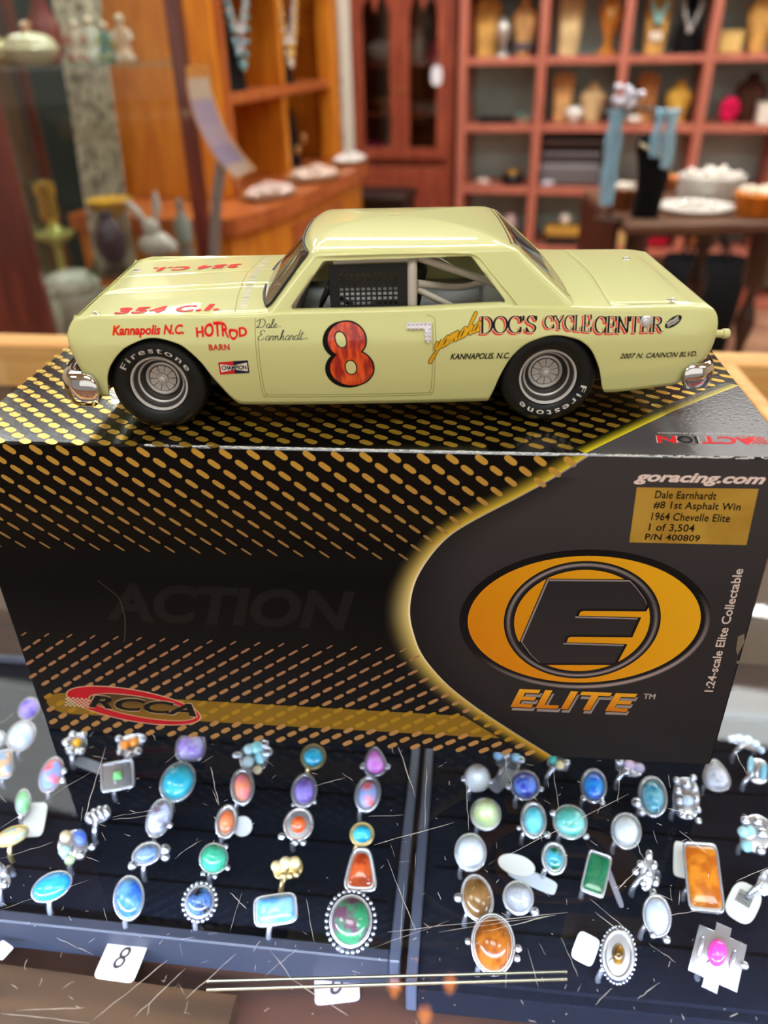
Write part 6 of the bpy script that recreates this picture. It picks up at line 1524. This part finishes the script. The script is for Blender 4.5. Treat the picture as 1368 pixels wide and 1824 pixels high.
def candle(t, k):
    lathe(MB(), [(18*k, 0), (20*k, 6*k), (8*k, 16*k), (6*k, 130*k), (10*k, 140*k), (30*k, 150*k), (32*k, 158*k), (14*k, 160*k), (8*k, 170*k)], 24).build('candlestick', gloss((196, 190, 110), .3, .5), t, 50)
    lathe(MB(), [(8*k, 170*k), (15*k, 186*k), (13*k, 214*k), (17*k, 222*k), (15*k, 236*k), (.001, 240*k)], 20).build('gilt_top', gloss((214, 176, 90), .25, .8), t, 50)
in_cur(136, 585, .25, BZ, 'candlestick', 'tall gilt candlestick with an olive dish behind the white jar', 'candlestick', candle)
in_cur(98, 594, .06, BZ, 'ivory_vase', 'slim ivory vase at the left front of the cabinet floor', 'vase', lathed('vase', (206, 200, 180), [(16, 0), (18, 6), (14, 18), (22, 50), (18, 80), (10, 92), (14, 100), (11, 100)]))
in_cur(206, 478, .10, -.215, 'plum_vase', 'dark plum vase to the right of the white jar', 'vase', lathed('vase', (72, 54, 66), [(16, 0), (26, 20), (28, 44), (16, 66), (10, 76), (15, 84), (12, 84)]))
in_cur(214, 462, .28, -.215, 'amber_bowl', 'amber glass compote bowl on a foot in the cabinet', 'bowl', lathed('bowl', (206, 150, 40), [(18, 0), (16, 4), (5, 10), (5, 44), (30, 60), (40, 76), (36, 76), (5, 52)]))
def rabbit(t, k):
    m = MB(); sphere(m, (0, 0, 22*k), (30*k, 20*k, 22*k)); sphere(m, (-4*k, -2*k, 52*k), (15*k, 13*k, 15*k)); sphere(m, (22*k, 0, 16*k), (14*k, 14*k, 14*k)); m.build('rabbit_body', gloss((206, 196, 188), .3), t, 60)
    for q in ([(-12*k, 0, 62*k), (-26*k, 0, 80*k), (-38*k, 0, 96*k)], [(6*k, 0, 64*k), (12*k, 0, 88*k), (12*k, 0, 108*k)]): tube(MB(), q, [5*k, 8*k, 3*k], 10).build('ear', gloss((206, 196, 188), .3), t, 60)
in_cur(284, 472, .12, -.215, 'rabbit_figurine', 'pale porcelain rabbit with two long raised ears in the cabinet', 'figurine', rabbit)
in_cur(335, 470, .28, -.215, 'glass_bottle', 'clear greyish glass bottle at the right of the cabinet floor', 'bottle', lathed('bottle', (150, 154, 150), [(14, 0), (15, 30), (6, 48), (6, 66), (8, 68)]))
# grey knitted lace curtain and dark green screen seen through the cabinet
p = at_y(168, 120, 1.96)
t = thing('lace_curtain', 'grey-beige knitted lace curtain hanging behind the curio cabinet', 'curtain', (p.x-.045, 1.96, FLOOR), radians(6))
m = MB(); vs = []; n = 40
for i in range(n+1):
    for z in np.linspace(.62, 1.75, 16): vs.append((.11*i/n-.05*(1.75-z), .012*sin(i*.9)+.003*sin(z*14), z))
m.add(vs, [(i*16+j, (i+1)*16+j, (i+1)*16+j+1, i*16+j+1) for i in range(n) for j in range(15)])
o = m.build('lace', mat('lace_grey', (240, 230, 214), .95, col2=(150, 138, 126), scale=45, ramp=(.45, .62)), t, 180); o.modifiers.new('thickness', 'SOLIDIFY').thickness = .003
t = thing('folding_screen', 'dark bottle-green folding screen behind the curio cabinet', 'screen', (-1.72, 2.35, FLOOR), radians(4))
for i in range(2):
    Ms = Matrix.Translation((.40*i, .0, 0)) @ Matrix.Rotation(radians(10 if i == 0 else -10), 4, 'Z'); m = MB(); box(m, 0, .39, -.012, .012, .05, 1.72, .003, M=Ms); m.build('screen_panel', mat('screen_green', (22, 38, 36), .6, col2=(34, 50, 46), scale=5), t)
# curved paper banner on a grey stand
def bt(px, py): return at_y(px, py, 1.40)
Lp = [(331, 118), (332, 128), (334, 160), (344, 205), (362, 245), (386, 284), (414, 314), (420, 322)]; Rp = [(371, 118), (373, 128), (377, 158), (390, 200), (408, 240), (430, 272), (451, 296), (456, 303)]
cs = [(226, 160, 84), (226, 160, 84), (226, 212, 190), (196, 182, 210), (206, 190, 210), (184, 172, 206), (226, 206, 190), (226, 160, 84)]
p0 = bt(384, 470)
st = thing('banner_stand', 'grey stand holding a curved lavender and cream paper strip', 'banner stand', (p0.x, 1.43, FLOOR), 0)
IM = Matrix.Translation((-p0.x, -1.43, -FLOOR))
def dense(P, n=6): return catmull([(a, b, 0) for a, b in P], n)
L2, R2 = dense(Lp), dense(Rp); vs = []; fs = []; cc_ = []
for i, (a, b) in enumerate(zip(L2, R2)):
    k = i/(len(L2)-1)*(len(cs)-1); c0, c1 = cs[int(k)], cs[min(int(k)+1, len(cs)-1)]; c = LC(c0) if k-int(k) < .5 else LC(c1)
    A, B = IM @ bt(a.x, a.y), IM @ bt(b.x, b.y)
    for u in (0, .06, .5, .94, 1):
        q = A.lerp(B, u)+Vector((0, .012*sin(pi*u), 0)); vs.append(q); cc_.append(LC((222, 170, 100)) if u in (0, 1) else c)
for i in range(len(L2)-1): fs += [(i*5+j, i*5+j+1, (i+1)*5+j+1, (i+1)*5+j) for j in range(4)]
m = MB(); m.add(vs, fs, 0, cc_); o = m.build('paper_strip', mat('banner_paper', (255, 255, 255), .7, attr=True), st, 180, 1, True); o.modifiers.new('thickness', 'SOLIDIFY').thickness = .002
a, b, c = IM @ at_y(396, 280, 1.43), IM @ at_y(386, 350, 1.43), IM @ at_y(381, 470, 1.43)
tube(MB(), [a, b, c, Vector((c.x, c.y, .012))], .011, 10).build('stand_pole', gloss((128, 120, 116), .4), st, 60); lathe(MB(), [(.14, 0), (.14, .008), (.03, .014)], 28, Matrix.Translation((c.x, c.y, 0))).build('stand_foot', gloss((110, 104, 100), .4), st, 50)

# ------------------------------------------------------------------ dark side table at the right with baskets and displays
TA = radians(4); TO = Vector((.58, 1.955, FLOOR)); TM_ = Matrix.Translation(TO) @ Matrix.Rotation(TA, 4, 'Z')
table = thing('side_table', 'dark turned-leg wooden table carrying baskets and white dishes', 'table', TO, TA)
M_tab = mat('table_wood', (112, 78, 56), .45, col2=(86, 56, 40), scale=8, stretch=(1, 8, 8), coat=.3); M_tabd = mat('table_leg_wood', (58, 30, 20), .4, col2=(44, 22, 14), scale=8, coat=.3)
TZ = G-.2; TW, TD = 1.0, .52
box(MB(), 0, TW, 0, TD, TZ-.028, TZ, .006).build('table_top', M_tab, table)
for q in ((.03, TW-.03, .03, .05), (.03, TW-.03, TD-.05, TD-.03), (.03, .05, .051, TD-.051), (TW-.05, TW-.03, .051, TD-.051)): box(MB(), *q, TZ-.043, TZ-.029, .002).build('apron', M_tabd, table)
legp = [(.024, 0), (.026, .02), (.016, .05)]+[(.020+.007*sin(z*42), z) for z in np.linspace(.07, .58, 44)]+[(.03, .60), (.03, TZ-.03)]
for x, y in ((.052, .052), (.385, .052), (.052, TD-.052), (.385, TD-.052), (TW-.052, .052), (TW-.052, TD-.052)): lathe(MB(), legp, 18, Matrix.Translation((x, y, .0005))).build('leg', M_tabd, table, 50)
box(MB(), .06, TW-.06, TD/2-.02, TD/2+.02, .12, .15, .004).build('stretcher', M_tabd, table)
box(MB(), -.012, -.001, .04, TD-.04, TZ-.20, TZ-.012, .003).build('drop_leaf', M_tabd, table)
def tb(px, py, name, label, cat, fn, rz=0.0, group=None):
    p = at_z(px, py, -.2); d = (p-CAM).dot(CF); t = thing(name, label, cat, (p.x, p.y, -.1994), rz, group); fn(t, d/F_PX); return t
def display(t, k):
    m = profile_loft([(24*k, 18*k, 0, 2*k, 0), (23*k, 18*k, 8*k, 2*k, 0), (24*k, 18*k, 40*k, 5*k, 0), (27*k, 18*k, 66*k, 8*k, 0), (25*k, 16*k, 88*k, 2*k, 0), (20*k, 14*k, 106*k, -8*k, 0), (15*k, 11*k, 120*k, -14*k, 0), (12*k, 9*k, 130*k, -15*k, 0), (5*k, 4*k, 135*k, -15*k, 0)])
    m.build('bust_form', fabric((14, 13, 14)), t, 60)
    q = MB(); tube(q, [(-26*k, -12*k, 120*k), (-8*k, -17*k, 110*k), (14*k, -18*k, 98*k), (28*k, -14*k, 78*k)], 2.4*k, 8); q.build('necklace', gloss((206, 190, 160), .3, .7), t, 60)
tb(1146, 386, 'necklace_bust', 'large black velvet bust with one silver chain on the side table', 'necklace bust', display)
def basket(col, w, h, fill):
    def f(t, k):
        m = MB(); n = 30
        for q in range(7): r = (w*.40+w*.12*q/6)*k; tube(m, [(r*cos(u)*(1), r*sin(u), h*k*(q+.6)/7) for u in np.linspace(0, 2*pi, n+1)[:-1]], h*k/13, 8, closed=True)
        lathe(m, [(w*.38*k, 0), (w*.40*k, h*k*.1), (w*.5*k, h*k)], n); m.build('wicker_bowl', fabric(col), t, 60)
        m = MB(); rr = random.Random(w)
        for q in range(40):
            a = rr.uniform(0, 2*pi); r = sqrt(rr.random())*w*.42*k; sphere(m, (r*cos(a), r*sin(a), h*k+rr.uniform(-.1, .4)*h*k*.5), w*.07*k, 8, 6)
        o = m.build('basket_filling', gloss(fill, .3), t, 60); o['kind'] = 'stuff'
    return f
tb(1106, 374, 'wicker_basket', 'brown wicker basket of white beads at the left end of the table', 'basket', basket((120, 66, 34), 46, 36, (232, 222, 206)))
tb(1346, 384, 'wicker_basket', 'orange-brown wicker basket of white shells at the right photo edge', 'basket', basket((206, 116, 36), 76, 38, (232, 216, 190)))
def stackdish(t, k):
    for q in range(3): lathe(MB(), [(40*k, q*12*k), (54*k, q*12*k+3*k), (57*k, q*12*k+13*k), (53*k, q*12*k+13*k), (40*k, q*12*k+5*k), (.001, q*12*k+5*k)], 36).build('dish', gloss((206, 202, 196), .2), t, 50)
    m = MB(); rr = random.Random(9)
    for q in range(40): a = rr.uniform(0, 2*pi); r = sqrt(rr.random())*44*k; sphere(m, (r*cos(a), r*sin(a), 38*k+rr.random()*8*k), 5*k, 8, 6)
    o = m.build('pearl_filling', gloss((232, 220, 206), .2), t, 60); o['kind'] = 'stuff'
tb(1262, 352, 'dish_stack', 'stack of white dishes heaped with pearls in the middle of the table', 'dishes', stackdish)
tb(1236, 374, 'jewellery_platter', 'flat white platter of silver jewellery at the front of the table', 'platter', lambda t, k: [lathe(MB(), [(52*k, 0), (64*k, 4*k), (66*k, 8*k), (62*k, 8*k), (.001, 4*k)], 36).build('platter', gloss((222, 214, 204), .25), t, 50), [sphere(MB(), (40*k*cos(q*1.1)*(.3+.1*(q % 6)), 40*k*sin(q*1.1)*(.3+.1*(q % 6)), 10*k), 6*k, 10, 8).build('silver_piece', gloss((214, 206, 196), .2, .8), t, 60) for q in range(10)]])
tb(1196, 338, 'amber_bowl', 'small amber bowl behind the black bust on the table', 'bowl', lathed('bowl', (206, 120, 40), [(8, 0), (18, 8), (22, 22), (19, 22), (8, 6), (.1, 6)]))
def nstand(t, k):
    lathe(MB(), [(26*k, 0), (26*k, 4*k), (4*k, 8*k), (3*k, 186*k), (6*k, 190*k), (.001, 196*k)], 20).build('stand_pole', gloss((60, 44, 34), .4), t, 50)
    tube(MB(), [(-34*k, 0, 172*k), (0, 0, 180*k), (98*k, 0, 170*k)], 3*k, 8).build('crossbar', gloss((60, 44, 34), .4), t, 60)
    rr = random.Random(8)
    for x, n, l, c, w in ((-6, 4, 150, (150, 200, 226), 7), (64, 2, 70, (150, 200, 226), 8), (86, 3, 90, (160, 206, 226), 7)):
        for q in range(n):
            m = MB(); xx = x+(q-n/2)*6
            for z in np.arange(0, l, 6): sphere(m, ((xx+1.5*sin(z*.1+q))*k, (-4-2*(q % 2))*k, (172-z)*k), w*.55*k, 6, 5)
            m.build('bead_strand', gloss(c, .3), t, 60)
    m = MB()
    for q in range(12): sphere(m, (rr.uniform(-16, 26)*k, rr.uniform(-12, 4)*k, (186+rr.uniform(-8, 22))*k), 7*k, 8, 6)
    m.build('silver_blossoms', gloss((206, 204, 216), .3, .3), t, 60)
tb(1084, 392, 'necklace_stand', 'dark wooden necklace stand hung with long light blue bead strands', 'necklace stand', nstand)
p = at_z(1215, 640, FLOOR)
t = thing('tote_bag', 'black fabric tote bag standing on the floor under the table', 'bag', (p.x+.03, 3.1, FLOOR+.0005), radians(-8))
profile_loft([(.13, .09, 0, 0, 0), (.135, .09, .02, 0, 0), (.15, .10, .2, 0, 0), (.16, .10, .40, 0, 0), (.155, .09, .41, 0, 0), (.14, .08, .36, 0, 0)], 4).build('bag_body', fabric((17, 16, 18)), t, 50)
for s in (-1, 1): tube(MB(), catmull([(-.08, s*.09, .38), (-.06, s*.08, .48), (0, s*.06, .52), (.06, s*.08, .48), (.08, s*.09, .38)], 5), .008, 8).build('handle', fabric((22, 20, 22)), t, 60)

# brass lamp over the counter, seen only as a reflection in the glass
q = at_z(752, 1782, 0); d = ray(752, 1782); P = q+Vector((d.x, d.y, -d.z))*(.98/-d.z)
t = thing('hanging_lamp', 'brass hanging lamp with candle bulbs above the showcase', 'lamp', (P.x, P.y, .9), 0)
M_br = gloss((190, 140, 60), .25, .9)
lathe(MB(), [(.004, -.02), (.014, -.01), (.018, .02), (.01, .05), (.006, .07), (.006, CEIL-.9)], 20).build('lamp_stem', M_br, t, 50)
for k in range(4):
    a = radians(8+90*k); c_, s_ = cos(a), sin(a)
    tube(MB(), catmull([(0, 0, .01), (.02*c_, .02*s_, -.008), (.036*c_, .036*s_, .0), (.04*c_, .04*s_, .02)], 5), .003, 8).build('lamp_arm', M_br, t, 60)
    lathe(MB(), [(.006, 0), (.009, .016), (.005, .036), (.001, .046)], 14, Matrix.Translation((.04*c_, .04*s_, .021))).build('bulb', mat('bulb_glow', (255, 190, 110), .4, emit=(255, 150, 60), estr=20.0), t, 60)
